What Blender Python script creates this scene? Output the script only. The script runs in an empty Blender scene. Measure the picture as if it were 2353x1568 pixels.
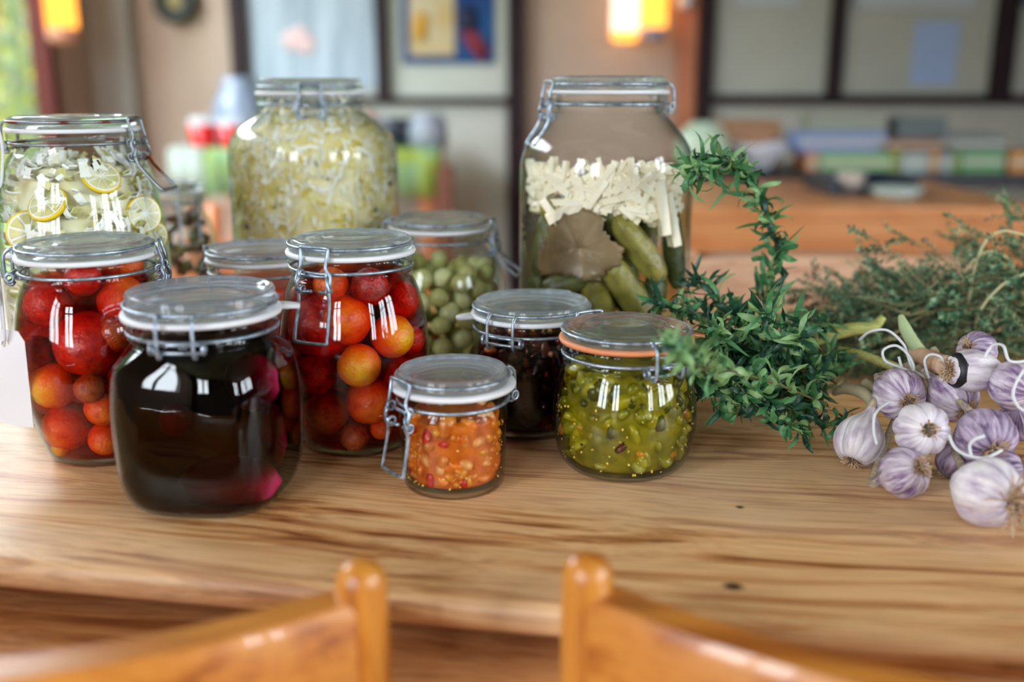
import bpy, bmesh, math, random
from mathutils import Vector, Matrix, noise
R = math.radians
SC = bpy.context.scene
COL = SC.collection
random.seed(7)

# ---------------------------------------------------------------- camera, world, light, exposure
TZ = 0.75                      # table top height
CH = 0.28                      # camera above the table top
F = 2288.0                     # focal length in pixels of the 2353 px wide frame
PITCH = math.atan(584.0 / F)
cam_d = bpy.data.cameras.new('camera'); cam = bpy.data.objects.new('camera', cam_d); COL.objects.link(cam)
cam.location = (0, 0, TZ + CH); cam.rotation_euler = (math.pi/2 - PITCH, 0, 0)
cam_d.sensor_width = 36.0; cam_d.lens = F/2353.0*36.0; cam_d.clip_start = 0.02; cam_d.clip_end = 200
cam_d.dof.use_dof = True; cam_d.dof.focus_distance = 0.76; cam_d.dof.aperture_fstop = 2.4; cam_d.dof.aperture_blades = 0
SC.camera = cam
SC.view_settings.view_transform = 'Standard'; SC.view_settings.look = 'None'
SC.view_settings.gamma = 1.0; SC.view_settings.use_curve_mapping = False
SC.view_settings.exposure = 2.25
SC.cycles.max_bounces = 14; SC.cycles.transparent_max_bounces = 40
SC.cycles.diffuse_bounces = 3; SC.cycles.glossy_bounces = 4; SC.cycles.transmission_bounces = 10; SC.cycles.volume_bounces = 0
SC.cycles.caustics_reflective = False; SC.cycles.caustics_refractive = True; SC.cycles.blur_glossy = 0.5
SC.cycles.sample_clamp_indirect = 6.0

W = bpy.data.worlds.new('World'); SC.world = W; W.use_nodes = True
wn = W.node_tree.nodes; wl = W.node_tree.links; wn.clear()
wo = wn.new('ShaderNodeOutputWorld'); wb = wn.new('ShaderNodeBackground'); wc = wn.new('ShaderNodeTexCoord')
ws = wn.new('ShaderNodeSeparateXYZ'); wr = wn.new('ShaderNodeValToRGB')
wl.new(wc.outputs['Generated'], ws.inputs[0]); wl.new(ws.outputs['Z'], wr.inputs[0])
wr.color_ramp.elements[0].position = 0.0; wr.color_ramp.elements[0].color = (.30, .33, .30, 1)
wr.color_ramp.elements[1].position = 0.06; wr.color_ramp.elements[1].color = (.86, .93, 1.0, 1)
wl.new(wr.outputs[0], wb.inputs[0]); wl.new(wb.outputs[0], wo.inputs[0])
wb.inputs[1].default_value = 4.6     # bright overcast sky outside the windows

# room extents and windows (walls are built further down; the portals sit in the window openings)
XL, XR, YF, YN, ZC = -1.83, 3.4, 4.6, -2.6, 2.7
NEAR_WINDOWS = [(-1.60, -0.80), (2.25, 3.10)]      # x ranges in the wall behind the camera
LEFT_WINDOWS = [(-1.95, -0.85)]                     # y ranges in the left wall
RIGHT_WINDOWS = [(-1.9, -1.0), (-0.7, 0.2)]         # y ranges in the right wall
NZ0, NZ1 = 0.95, 2.45
LW = (1.2, 4.12, 0.12, 2.45)                                   # y0,y1,z0,z1 of the window in the left wall
def portal(name, loc, rot, sx, sy):
    d = bpy.data.lights.new(name, 'AREA'); d.shape = 'RECTANGLE'; d.size = sx; d.size_y = sy
    d.cycles.is_portal = True
    o = bpy.data.objects.new(name, d); COL.objects.link(o); o.location = loc; o.rotation_euler = rot
for i, (a, b) in enumerate(NEAR_WINDOWS):
    portal('window_daylight', ((a+b)/2, YN-0.12, (NZ0+NZ1)/2), (R(90), 0, 0), b-a, NZ1-NZ0)
for i, (a, b) in enumerate(LEFT_WINDOWS): portal('window_daylight', (XL-0.12, (a+b)/2, (NZ0+NZ1)/2), (0, R(-90), 0), NZ1-NZ0, b-a)
for i, (a, b) in enumerate(RIGHT_WINDOWS): portal('window_daylight', (XR+0.12, (a+b)/2, (NZ0+NZ1)/2), (0, R(90), 0), NZ1-NZ0, b-a)
portal('window_daylight', (XL-0.12, (LW[0]+LW[1])/2, (LW[2]+LW[3])/2), (0, R(-90), 0), LW[3]-LW[2], LW[1]-LW[0])

# ---------------------------------------------------------------- helpers
def ray(px, py):
    x = (px - 1176.5)/F; y = -(py - 784.0)/F
    c, s = math.cos(PITCH), math.sin(PITCH)
    return Vector((x, c + y*s, -s + y*c))
CO = Vector((0, 0, TZ + CH))
def at_y(px, py, Y):
    d = ray(px, py); return CO + d*(Y/d.y)
def at_z(px, py, z):
    d = ray(px, py); return CO + d*((z - CO.z)/d.z)
FW = Vector((0, math.cos(PITCH), -math.sin(PITCH)))
UP = Vector((0, math.sin(PITCH), math.cos(PITCH)))
def x_at(px, Y, z):
    return (px - 1176.5)/F*((Vector((0, Y, z)) - CO).dot(FW))

def tag(o, label=None, cat=None, group=None, kind=None):
    if label: o['label'] = label
    if cat: o['category'] = cat
    if group: o['group'] = group
    if kind: o['kind'] = kind
    return o
def empty(name, loc=(0,0,0), rz=0, **k):
    o = bpy.data.objects.new(name, None); COL.objects.link(o); o.location = loc; o.rotation_euler = (0, 0, rz)
    o.empty_display_size = 0.02
    return tag(o, **k)
def link(name, me, mats, parent=None, smooth=True, loc=None):
    if not isinstance(mats, (list, tuple)): mats = [mats]
    for m in mats: me.materials.append(m)
    if smooth:
        for p in me.polygons: p.use_smooth = True
    o = bpy.data.objects.new(name, me); COL.objects.link(o)
    if parent: o.parent = parent
    if loc is not None: o.location = loc
    return o
class MB:
    def __init__(s): s.v = []; s.f = []; s.m = []; s.mi = 0
    def add(s, vs, fs):
        n = len(s.v); s.v += [tuple(v) for v in vs]; s.f += [tuple(i+n for i in f) for f in fs]; s.m += [s.mi]*len(fs)
    def box(s, a, b, M=None):
        x0, y0, z0 = a; x1, y1, z1 = b
        vs = [Vector(p) for p in ((x0,y0,z0),(x1,y0,z0),(x1,y1,z0),(x0,y1,z0),(x0,y0,z1),(x1,y0,z1),(x1,y1,z1),(x0,y1,z1))]
        if M: vs = [M @ v for v in vs]
        s.add(vs, [(0,3,2,1),(4,5,6,7),(0,1,5,4),(1,2,6,5),(2,3,7,6),(3,0,4,7)])
    def tube(s, pts, r, seg=8, closed=False, caps=True):
        pts = [Vector(p) for p in pts]; n = len(pts)
        rad = r if isinstance(r, (list, tuple)) else [r]*n
        T = []
        for i in range(n):
            a = pts[(i-1) % n] if (closed or i > 0) else pts[i]; b = pts[(i+1) % n] if (closed or i < n-1) else pts[i]
            t = b - a; T.append(t.normalized() if t.length > 1e-9 else Vector((0,0,1)))
        u = T[0].orthogonal().normalized(); vs = []; fs = []
        for i in range(n):
            u = (u - T[i]*u.dot(T[i]))
            u = u.normalized() if u.length > 1e-6 else T[i].orthogonal().normalized()
            w = T[i].cross(u)
            for k in range(seg):
                a = 2*math.pi*k/seg; vs.append(pts[i] + (u*math.cos(a) + w*math.sin(a))*rad[i])
        for i in range(n if closed else n-1):
            j = (i+1) % n
            for k in range(seg):
                l = (k+1) % seg; fs.append((i*seg+k, i*seg+l, j*seg+l, j*seg+k))
        if not closed and caps:
            fs.append(tuple(range(seg-1, -1, -1))); fs.append(tuple((n-1)*seg+k for k in range(seg)))
        s.add(vs, fs)
    def lathe(s, prof, seg=64, mod=None, M=None):
        vs = []; fs = []; idx = []
        for (r, z) in prof:
            if r < 1e-6: idx.append([len(vs)]*seg); vs.append(Vector((0,0,z))); continue
            row = []
            for k in range(seg):
                a = 2*math.pi*k/seg; q = mod(a, z, r) if mod else r
                row.append(len(vs)); vs.append(Vector((q*math.cos(a), q*math.sin(a), z)))
            idx.append(row)
        for i in range(len(prof)-1):
            A, B = idx[i], idx[i+1]
            for k in range(seg):
                l = (k+1) % seg; q = []
                for t in (A[k], A[l], B[l], B[k]):
                    if t not in q: q.append(t)
                if len(q) > 2: fs.append(tuple(q))
        if M: vs = [M @ v for v in vs]
        s.add(vs, fs)
    def build(s, name, mats, parent=None, smooth=True, fix=False, bevel=0, loc=None, auto=False):
        me = bpy.data.meshes.new(name); me.from_pydata(s.v, [], s.f); me.update()
        for p, m in zip(me.polygons, s.m): p.material_index = m
        if fix:
            bm = bmesh.new(); bm.from_mesh(me); bmesh.ops.recalc_face_normals(bm, faces=bm.faces); bm.to_mesh(me); bm.free()
        o = link(name, me, mats, parent, smooth, loc)
        if bevel:
            b = o.modifiers.new('b', 'BEVEL'); b.width = bevel; b.segments = 3; b.limit_method = 'ANGLE'; b.harden_normals = False
        if auto: me.set_sharp_from_angle(angle=R(35))
        return o
def crom(pts, k=6, closed=False):
    pts = [Vector(p) for p in pts]; n = len(pts); out = []
    for i in range(n if closed else n-1):
        g = (lambda j: pts[j % n]) if closed else (lambda j: pts[max(0, min(n-1, j))])
        p0, p1, p2, p3 = g(i-1), g(i), g(i+1), g(i+2)
        for q in range(k):
            t = q/k
            out.append(0.5*((2*p1) + (p2-p0)*t + (2*p0-5*p1+4*p2-p3)*t*t + (3*p1-p0-3*p2+p3)*t**3))
    if not closed: out.append(pts[-1].copy())
    return out
def crom2(prof, k=5):
    return [(max(0, p.x), p.y) for p in crom([(a, b, 0) for a, b in prof], k)]
def blob(seg=16, rings=10):
    m = MB(); m.lathe([(math.sin(math.pi*i/rings) if 0 < i < rings else 0, -math.cos(math.pi*i/rings)) for i in range(rings+1)], seg)
    return m.v, m.f
BV, BF = blob(10, 6)
BVs, BFs = blob(6, 4)

# ---------------------------------------------------------------- materials
MATS = {}
def newmat(name):
    m = bpy.data.materials.new(name); m.use_nodes = True; m.node_tree.nodes.clear()
    return m, m.node_tree.nodes, m.node_tree.links
def princ(N, **k):
    p = N.new('ShaderNodeBsdfPrincipled')
    for a, b in k.items():
        a = a.replace('_', ' ')
        if a in p.inputs: p.inputs[a].default_value = b
    return p
def c4(c): return (c[0], c[1], c[2], 1)
def srgb(r, g, b):
    f = lambda v: ((v/255+0.055)/1.055)**2.4 if v/255 > 0.04045 else v/255/12.92
    return (f(r), f(g), f(b))
def ramp(N, stops):
    r = N.new('ShaderNodeValToRGB'); e = r.color_ramp.elements
    while len(e) < len(stops): e.new(0.5)
    for q, (p, c) in zip(e, stops): q.position = p; q.color = c4(c)
    return r
def simple(name, col, rough=0.5, metal=0.0, bump=0.0, bscale=200, col2=None, nscale=20, sss=0.0, spec=0.5, coat=0.0, lo=.35, hi=.65, detail=4, stretch=None, trans=0.0):
    if name in MATS: return MATS[name]
    m, N, L = newmat(name); o = N.new('ShaderNodeOutputMaterial')
    p = princ(N, Roughness=rough, Metallic=metal); p.inputs['Base Color'].default_value = c4(col)
    p.inputs['Specular IOR Level'].default_value = spec; p.inputs['Coat Weight'].default_value = coat
    if sss: p.inputs['Subsurface Weight'].default_value = sss; p.inputs['Subsurface Radius'].default_value = (.012, .006, .003); p.inputs['Subsurface Scale'].default_value = 1
    tc = N.new('ShaderNodeTexCoord'); mp = N.new('ShaderNodeMapping'); L.new(tc.outputs['Object'], mp.inputs[0])
    if stretch: mp.inputs['Scale'].default_value = stretch
    if col2:
        n = N.new('ShaderNodeTexNoise'); n.inputs['Scale'].default_value = nscale; n.inputs['Detail'].default_value = detail
        L.new(mp.outputs[0], n.inputs[0]); r = ramp(N, [(lo, col), (hi, col2)]); L.new(n.outputs[0], r.inputs[0]); L.new(r.outputs[0], p.inputs['Base Color'])
    if bump:
        n2 = N.new('ShaderNodeTexNoise'); n2.inputs['Scale'].default_value = bscale; n2.inputs['Detail'].default_value = 5; L.new(mp.outputs[0], n2.inputs[0])
        b = N.new('ShaderNodeBump'); b.inputs['Strength'].default_value = bump; b.inputs['Distance'].default_value = 0.002
        L.new(n2.outputs[0], b.inputs['Height']); L.new(b.outputs[0], p.inputs['Normal'])
    if trans:
        t = N.new('ShaderNodeBsdfTranslucent'); t.inputs[0].default_value = c4(col2 or col); mx = N.new('ShaderNodeMixShader'); mx.inputs[0].default_value = trans
        L.new(p.outputs[0], mx.inputs[1]); L.new(t.outputs[0], mx.inputs[2]); L.new(mx.outputs[0], o.inputs[0])
    else: L.new(p.outputs[0], o.inputs[0])
    MATS[name] = m; return m
def glass_mat(name, tint=(.985, .995, .992), edge=(.42, .52, .53), base=.02, rough=0.015, haze=0.0, wob=0.0):
    """thin walled glass: straight transmission plus a mirror reflection that grows at grazing angles"""
    m, N, L = newmat(name); o = N.new('ShaderNodeOutputMaterial')
    lw = N.new('ShaderNodeLayerWeight'); lw.inputs[0].default_value = 0.5
    def mth(op, a, b):
        q = N.new('ShaderNodeMath'); q.operation = op; q.use_clamp = True
        for i, v in enumerate((a, b)):
            if isinstance(v, (int, float)): q.inputs[i].default_value = v
            else: L.new(v, q.inputs[i])
        return q.outputs[0]
    f5 = mth('POWER', lw.outputs['Facing'], 5.0); fr = mth('ADD', mth('MULTIPLY', f5, .7), base)
    f3 = mth('POWER', lw.outputs['Facing'], 3.0)
    mix = N.new('ShaderNodeMix'); mix.data_type = 'RGBA'; L.new(f3, mix.inputs[0]); mix.inputs[6].default_value = c4(tint); mix.inputs[7].default_value = c4(edge)
    t = N.new('ShaderNodeBsdfTransparent'); L.new(mix.outputs[2], t.inputs[0])
    g = N.new('ShaderNodeBsdfGlossy'); g.inputs['Roughness'].default_value = rough; g.inputs[0].default_value = (1,1,1,1)
    if wob:
        tc = N.new('ShaderNodeTexCoord'); n = N.new('ShaderNodeTexNoise'); n.inputs['Scale'].default_value = 28; n.inputs['Detail'].default_value = 1
        L.new(tc.outputs['Object'], n.inputs[0]); b = N.new('ShaderNodeBump'); b.inputs['Strength'].default_value = wob; b.inputs['Distance'].default_value = .002
        L.new(n.outputs[0], b.inputs['Height']); L.new(b.outputs[0], g.inputs['Normal'])
    mx = N.new('ShaderNodeMixShader'); L.new(fr, mx.inputs[0]); L.new(t.outputs[0], mx.inputs[1]); L.new(g.outputs[0], mx.inputs[2])
    out = mx.outputs[0]
    if haze:
        d = N.new('ShaderNodeBsdfDiffuse'); d.inputs[0].default_value = (.80, .84, .86, 1); m2 = N.new('ShaderNodeMixShader'); m2.inputs[0].default_value = haze
        L.new(out, m2.inputs[1]); L.new(d.outputs[0], m2.inputs[2]); out = m2.outputs[0]
    L.new(out, o.inputs[0]); MATS[name] = m; return m
def lid_glass(name, rough, haze, col=(.93, .97, .97), clear=.45):
    """thick pressed glass: refraction, some straight transmission and an even pale diffuse haze"""
    m, N, L = newmat(name); o = N.new('ShaderNodeOutputMaterial')
    g = N.new('ShaderNodeBsdfGlass'); g.inputs['IOR'].default_value = 1.45; g.inputs['Roughness'].default_value = rough; g.inputs[0].default_value = c4(col)
    t = N.new('ShaderNodeBsdfTransparent'); t.inputs[0].default_value = c4([x*.93 for x in col])
    a = N.new('ShaderNodeMixShader'); a.inputs[0].default_value = clear; L.new(g.outputs[0], a.inputs[1]); L.new(t.outputs[0], a.inputs[2])
    d = N.new('ShaderNodeBsdfDiffuse'); d.inputs[0].default_value = (.72, .79, .82, 1)
    b = N.new('ShaderNodeMixShader'); b.inputs[0].default_value = haze; L.new(a.outputs[0], b.inputs[1]); L.new(d.outputs[0], b.inputs[2])
    L.new(b.outputs[0], o.inputs[0]); MATS[name] = m; return m
def liquid_mat(name, col, dens, gloss=.004):
    m, N, L = newmat(name); o = N.new('ShaderNodeOutputMaterial')
    t = N.new('ShaderNodeBsdfTransparent'); va = N.new('ShaderNodeVolumeAbsorption'); va.inputs[0].default_value = c4(col); va.inputs[1].default_value = dens
    g = N.new('ShaderNodeBsdfGlossy'); g.inputs['Roughness'].default_value = .02; mx = N.new('ShaderNodeMixShader'); mx.inputs[0].default_value = gloss
    L.new(t.outputs[0], mx.inputs[1]); L.new(g.outputs[0], mx.inputs[2])
    L.new(mx.outputs[0], o.inputs['Surface']); L.new(va.outputs[0], o.inputs['Volume']); MATS[name] = m; return m
def wood(name, light, mid, dark, rough=.4, axis=0, scale=1.0, knots=(), grain=1.0, coat=0.0, rot=0.0, bleach=None):
    m, N, L = newmat(name); o = N.new('ShaderNodeOutputMaterial'); p = princ(N, Roughness=rough); p.inputs['Coat Weight'].default_value = coat
    tc = N.new('ShaderNodeTexCoord'); mp = N.new('ShaderNodeMapping'); L.new(tc.outputs['Object'], mp.inputs[0])
    st = [58*scale]*3; st[axis] = 1.1*scale; mp.inputs['Scale'].default_value = st
    # slow warp so that the grain wanders in cathedral figures
    w = N.new('ShaderNodeTexNoise'); w.inputs['Scale'].default_value = 2.2*scale; w.inputs['Detail'].default_value = 2
    mw = N.new('ShaderNodeMapping'); L.new(tc.outputs['Object'], mw.inputs[0]); sw = [3.4]*3; sw[axis] = .9; mw.inputs['Scale'].default_value = sw; L.new(mw.outputs[0], w.inputs[0])
    wv = N.new('ShaderNodeVectorMath'); wv.operation = 'SCALE'; L.new(w.outputs['Color'], wv.inputs[0]); wv.inputs['Scale'].default_value = 4.5
    ad = N.new('ShaderNodeVectorMath'); ad.operation = 'ADD'; L.new(mp.outputs[0], ad.inputs[0]); L.new(wv.outputs[0], ad.inputs[1])
    n1 = N.new('ShaderNodeTexNoise'); n1.inputs['Scale'].default_value = 1.3; n1.inputs['Detail'].default_value = 6; n1.inputs['Roughness'].default_value = .62; L.new(ad.outputs[0], n1.inputs[0])
    n2 = N.new('ShaderNodeTexNoise'); n2.inputs['Scale'].default_value = 7.0; n2.inputs['Detail'].default_value = 3; L.new(ad.outputs[0], n2.inputs[0])
    r1 = ramp(N, [(.32, dark), (.43, mid), (.52, light), (.66, [(a+b)/2 for a, b in zip(light, mid)]), (.80, mid)]); L.new(n1.outputs[0], r1.inputs[0])
    r2 = ramp(N, [(.36, [a*.55 for a in mid]), (.52, (1,1,1))]); L.new(n2.outputs[0], r2.inputs[0])
    mx = N.new('ShaderNodeMix'); mx.data_type = 'RGBA'; mx.blend_type = 'MULTIPLY'; mx.inputs[0].default_value = .42*grain
    L.new(r1.outputs[0], mx.inputs[6]); L.new(r2.outputs[0], mx.inputs[7]); col = mx.outputs[2]
    if bleach:
        nb = N.new('ShaderNodeTexNoise'); nb.inputs['Scale'].default_value = 3.2; nb.inputs['Detail'].default_value = 3
        mb = N.new('ShaderNodeMapping'); L.new(tc.outputs['Object'], mb.inputs[0]); sb = [2.0]*3; sb[axis] = .8; mb.inputs['Scale'].default_value = sb; L.new(mb.outputs[0], nb.inputs[0])
        rb = ramp(N, [(.48, (0,0,0)), (.68, (.38,.38,.38))]); L.new(nb.outputs[0], rb.inputs[0])
        m3 = N.new('ShaderNodeMix'); m3.data_type = 'RGBA'; L.new(rb.outputs[0], m3.inputs[0]); L.new(col, m3.inputs[6]); m3.inputs[7].default_value = c4(bleach); col = m3.outputs[2]
    for (kx, ky, kr) in knots:
        vm = N.new('ShaderNodeVectorMath'); vm.operation = 'SUBTRACT'; L.new(tc.outputs['Object'], vm.inputs[0]); vm.inputs[1].default_value = (kx, ky, 0)
        vs = N.new('ShaderNodeVectorMath'); vs.operation = 'MULTIPLY'; L.new(vm.outputs[0], vs.inputs[0]); vs.inputs[1].default_value = (1, 1.25, 0)
        ln = N.new('ShaderNodeVectorMath'); ln.operation = 'LENGTH'; L.new(vs.outputs[0], ln.inputs[0])
        rk = ramp(N, [(kr*10*.35, (1,1,1)), (min(1, kr*10), (0,0,0))]); q = N.new('ShaderNodeMath'); q.operation = 'MULTIPLY'; q.inputs[1].default_value = 10; L.new(ln.outputs['Value'], q.inputs[0]); L.new(q.outputs[0], rk.inputs[0])
        m4 = N.new('ShaderNodeMix'); m4.data_type = 'RGBA'; L.new(rk.outputs[0], m4.inputs[0]); L.new(col, m4.inputs[6]); m4.inputs[7].default_value = (.045, .02, .01, 1); col = m4.outputs[2]
    L.new(col, p.inputs['Base Color'])
    b = N.new('ShaderNodeBump'); b.inputs['Strength'].default_value = .25*grain; b.inputs['Distance'].default_value = .001; L.new(n1.outputs[0], b.inputs['Height']); L.new(b.outputs[0], p.inputs['Normal'])
    L.new(p.outputs[0], o.inputs[0]); MATS[name] = m; return m
def emis(name, col, s):
    m, N, L = newmat(name); o = N.new('ShaderNodeOutputMaterial'); e = N.new('ShaderNodeEmission'); e.inputs[0].default_value = c4(col); e.inputs[1].default_value = s
    L.new(e.outputs[0], o.inputs[0]); MATS[name] = m; return m

G_JAR = glass_mat('jar_glass', wob=.35)
G_LID = lid_glass('lid_glass', .02, .10)
G_LIDF = lid_glass('hazy_lid_glass', .06, .11, (.93, .95, .98))  # slightly rougher lid glass with an even diffuse haze mixed in
G_LIDC = lid_glass('clear_lid_glass', .01, .04)
WIRE = simple('galvanised_wire', srgb(186, 200, 214), .38, .75, .12, 900, srgb(120, 135, 150), 160)
RUSTW = simple('rusty_wire', srgb(150, 158, 165), .45, .9, .2, 900, srgb(120, 60, 40), 40, lo=.54, hi=.64)
SEALW = simple('white_rubber', (.74, .76, .79), .5, sss=0, bump=.05)
SEALO = simple('orange_rubber', srgb(222, 140, 96), .5, bump=.05)

# ---------------------------------------------------------------- jar builder
def interp(prof, z):
    for (r0, z0), (r1, z1) in zip(prof, prof[1:]):
        if z0 <= z <= z1 and z1 > z0: return r0 + (r1-r0)*(z-z0)/(z1-z0)
    return prof[0][0] if z < prof[0][1] else prof[-1][0]
class Jar: pass
def sq_mod(amount, n, rot, z0, z1):
    def f(a, z, r):
        w = amount*max(0, min(1, (z-z0+.012)/.012))*max(0, min(1, (z1-z)/.016))
        w = w*w*(3-2*w) if w < 1 else w
        q = 1/((abs(math.cos(a-rot))**n + abs(math.sin(a-rot))**n)**(1/n))
        return r*(1 - w + w*q)
    return f
def make_jar(px, Y, h, rl, prof, label, latch=0, tab=None, seal=None, lid='flat', G=None, square=None, lever='down', rust=False, sealw=.002, latch_h=.036, hard=('latch', 'hinge'), roll=0, lidthick=.010):
    """px: picture column of the lid, Y: distance, h: height, rl: lid radius, prof: body radii as fractions of (height below the neck)"""
    J = Jar(); x = x_at(px, Y, TZ+h); J.h = h; J.rl = rl
    zsh = h - lidthick - .020
    root = empty('preserving_jar', (x, Y, TZ), 0, label=label, cat='jar'); J.root = root; J.base = Vector((x, Y, TZ))
    body = crom2([(r, z*zsh) for r, z in prof], 5)
    J.prof = body; J.zsh = zsh
    zt = h - lidthick - .003
    neck = [(rl-.004, zsh+.001), (rl-.0005, zsh+.003), (rl-.0002, zsh+.0045), (rl-.0025, zsh+.0065), (rl-.0025, zsh+.0085), (rl+.0005, zsh+.0105), (rl+.0012, zt-.003), (rl+.001, zt-.0008), (rl-.001, zt)]
    outer = [(0, .0006), (body[0][0]*.6, .0006), (body[0][0]*.9, 0)] + body + neck
    t = .0012
    inner = [(rl-.006, zt), (rl-.007, zsh+.004)] + [(max(.002, r-t), z) for r, z in reversed(body) if z > .004] + [(body[0][0]*.7, .0034), (0, .003)]
    md = sq_mod(*square, .004, zsh) if square else None
    m = MB(); m.lathe(outer+inner, 96, md)
    m.build('jar_body', G_JAR, root)
    # seal
    so = rl + sealw
    m = MB(); s = [(rl-.006, zt), (so, zt-.0003), (so+.0006, zt+.0015), (so, zt+.0032), (rl-.006, zt+.003), (rl-.006, zt)]
    m.lathe(s, 72); so_ = m.build('rubber_seal', seal or SEALW, root)
    if tab is not None:
        m = MB()
        Mt = Matrix.Rotation(tab, 4, 'Z'); vs = []; fs = []
        for zz in (zt, zt+.0026):
            for (u, v) in ((so-.004, -.009), (so+.006, -.007), (so+.012, -.005), (so+.0135, 0), (so+.012, .005), (so+.006, .007), (so-.004, .009)):
                vs.append(Mt @ Vector((u, v, zz - max(0, u-so)*.12)))
        m.add(vs, [tuple(range(6, -1, -1)), tuple(range(7, 14))] + [(i, (i+1) % 7, 7+(i+1) % 7, 7+i) for i in range(7)])
        m.build('seal_tab', seal or SEALW, so_)
    # lid
    zb = h - lidthick
    if lid == 'flat':
        top = [(rl-.0005, zb+.001), (rl, zb+.003), (rl-.0015, zb+.0045), (rl-.0015, h-.003), (rl-.0025, h-.0008), (rl-.005, h), (rl*.80, h-.0004), (rl*.78, h-.0014), (rl*.5, h-.0016), (rl*.48, h-.0004), (rl*.44, h-.0004), (rl*.42, h-.0014), (0, h-.0014)]
    elif lid == 'dish':
        top = [(rl-.0005, zb+.001), (rl, zb+.003), (rl-.0015, zb+.0045), (rl-.0012, h-.0015), (rl-.0022, h), (rl-.0042, h), (rl-.006, h-.003), (rl*.75, h-.0052), (rl*.4, h-.0056), (0, h-.0056)]
    else:   # ringed dome
        top = [(rl-.0005, zb+.001), (rl, zb+.003), (rl-.002, zb+.005), (rl-.0015, h-.003), (rl-.004, h-.0015), (rl*.86, h-.0008), (rl*.80, h-.0048), (rl*.72, h-.0048), (rl*.66, h-.0006), (rl*.60, h-.0006), (rl*.54, h-.0048), (rl*.46, h-.0048), (rl*.40, h-.0004), (rl*.30, h), (0, h+.0004)]
    bot = [(0, zb+.002), (rl*.72, zb+.002), (rl*.80, zb-.001), (rl*.88, zb-.001), (rl*.90, zb), (rl-.0005, zb)]
    m = MB(); m.lathe(top + bot + [top[0]], 96); m.build('lid', G or G_LID, root)
    # hardware
    wr = .0013; wm = RUSTW if rust else WIRE
    zn = zsh + .0078; rn = rl + .0004 - .0008
    def P(a, rad, tn, z):
        c, s_ = math.cos(a), math.sin(a); return Vector((c*rad - s_*tn, s_*rad + c*tn, z))
    m = MB(); m.tube([(rn*math.cos(2*math.pi*k/72), rn*math.sin(2*math.pi*k/72), zn) for k in range(72)], wr, 8, True)
    m.build('neck_wire', wm, root)
    zl = zb + .0055; rr = rl + .0002
    m = MB(); m.tube([(rr*math.cos(2*math.pi*k/72), rr*math.sin(2*math.pi*k/72), zl) for k in range(72)], wr, 8, True)
    m.build('lid_wire', wm, root)
    if 'hinge' in hard:
        a = latch + math.pi; m = MB(); o_ = rl + .0065
        for sgn in (-1, 1):
            w = .0115*sgn
            m.tube(crom([P(a, rr-.001, w, zl), P(a, rl+.002, w, zl+.0003), P(a, o_, w, zl-.004), P(a, o_+.0008, w, zn+.004), P(a, o_+.0004, w, zn-.006), P(a, o_-.003, w, zn-.0085), P(a, rl+.001, w, zn-.006)], 5), wr, 8)
        m.tube([P(a, rl+.0035, -.0165, zn-.0052), P(a, rl+.0045, 0, zn-.0052), P(a, rl+.0035, .0165, zn-.0052)], wr, 8)
        m.tube([P(a, rl+.0025, -.0165, zn), P(a, rl+.0035, 0, zn), P(a, rl+.0025, .0165, zn)], wr, 8)
        for sgn in (-1, 1):
            m.tube([P(a, rl+.003 + .0028*math.cos(q), sgn*.0168, zn-.0026 + .0032*math.sin(q)) for q in [k*math.pi/6 for k in range(12)]], wr*.95, 8, True)
        m.build('wire_hinge', wm, root)
    if 'latch' in hard:
        a = latch; m = MB(); w = .0135
        bail = [P(a, rl+.005, -w-.0005, zn-.012), P(a, rl+.0075, -w-.001, zn-.006), P(a, rl+.006, -w-.0005, zn), P(a, rl+.0065, -w+.0028, zn+.006), P(a, rl+.0045, -w+.0022, zl-.004), P(a, rl+.0035, -w+.002, zl+.0012),
                P(a, rl+.0042, -w+.005, zl+.0025), P(a, rl+.0042, w-.005, zl+.0025), P(a, rl+.0035, w-.002, zl+.0012), P(a, rl+.0045, w-.0022, zl-.004), P(a, rl+.0065, w-.0028, zn+.006), P(a, rl+.006, w+.0005, zn), P(a, rl+.0075, w+.001, zn-.006), P(a, rl+.005, w+.0005, zn-.012)]
        m.tube(crom(bail, 4), wr, 8); lb = m.build('latch_bail', wm, root)
        m = MB(); Lh = latch_h
        if lever == 'down': out = lambda q: rl + .006 + .0045*q
        elif lever == 'flare': out = lambda q: rl + .006 + .024*q
        else: out = lambda q: rl + .006 + .014*q
        lev = [P(a, rl+.004, -w+.0105, zn-.0125), P(a, rl+.006, -w+.001, zn-.0125), P(a, rl+.0075, -w+.001, zn-.009), P(a, out(.2), -w+.0005, zn-.013-Lh*.2), P(a, out(.9), -w-.0025, zn-.012-Lh*.9), P(a, out(1), -w+.0003, zn-.012-Lh),
               P(a, out(1), w-.0043, zn-.012-Lh), P(a, out(.9), w-.002, zn-.012-Lh*.9), P(a, out(.2), w-.0005, zn-.013-Lh*.2), P(a, rl+.0075, w-.001, zn-.009), P(a, rl+.006, w-.001, zn-.0125), P(a, rl+.004, w-.0105, zn-.0125)]
        m.tube(crom(lev, 4), wr*1.05, 8); m.build('latch_lever', wm, lb)
        m = MB()
        for sgn in (-1, 1):
            for (cz, rad) in ((zn, .0030), (zn-.0115, .0030)):
                m.tube([P(a, rl+.0045 + rad*math.cos(q), sgn*(w-.0022), cz + rad*math.sin(q)) for q in [k*math.pi/6 for k in range(12)]], wr*.95, 8, True)
            m.tube(crom([P(a, rl+.006, sgn*(w-.002), zn-.001), P(a, rl+.0085, sgn*(w-.001), zn-.005), P(a, rl+.008, sgn*(w+.0005), zn-.0115)], 4), wr, 8)
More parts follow.
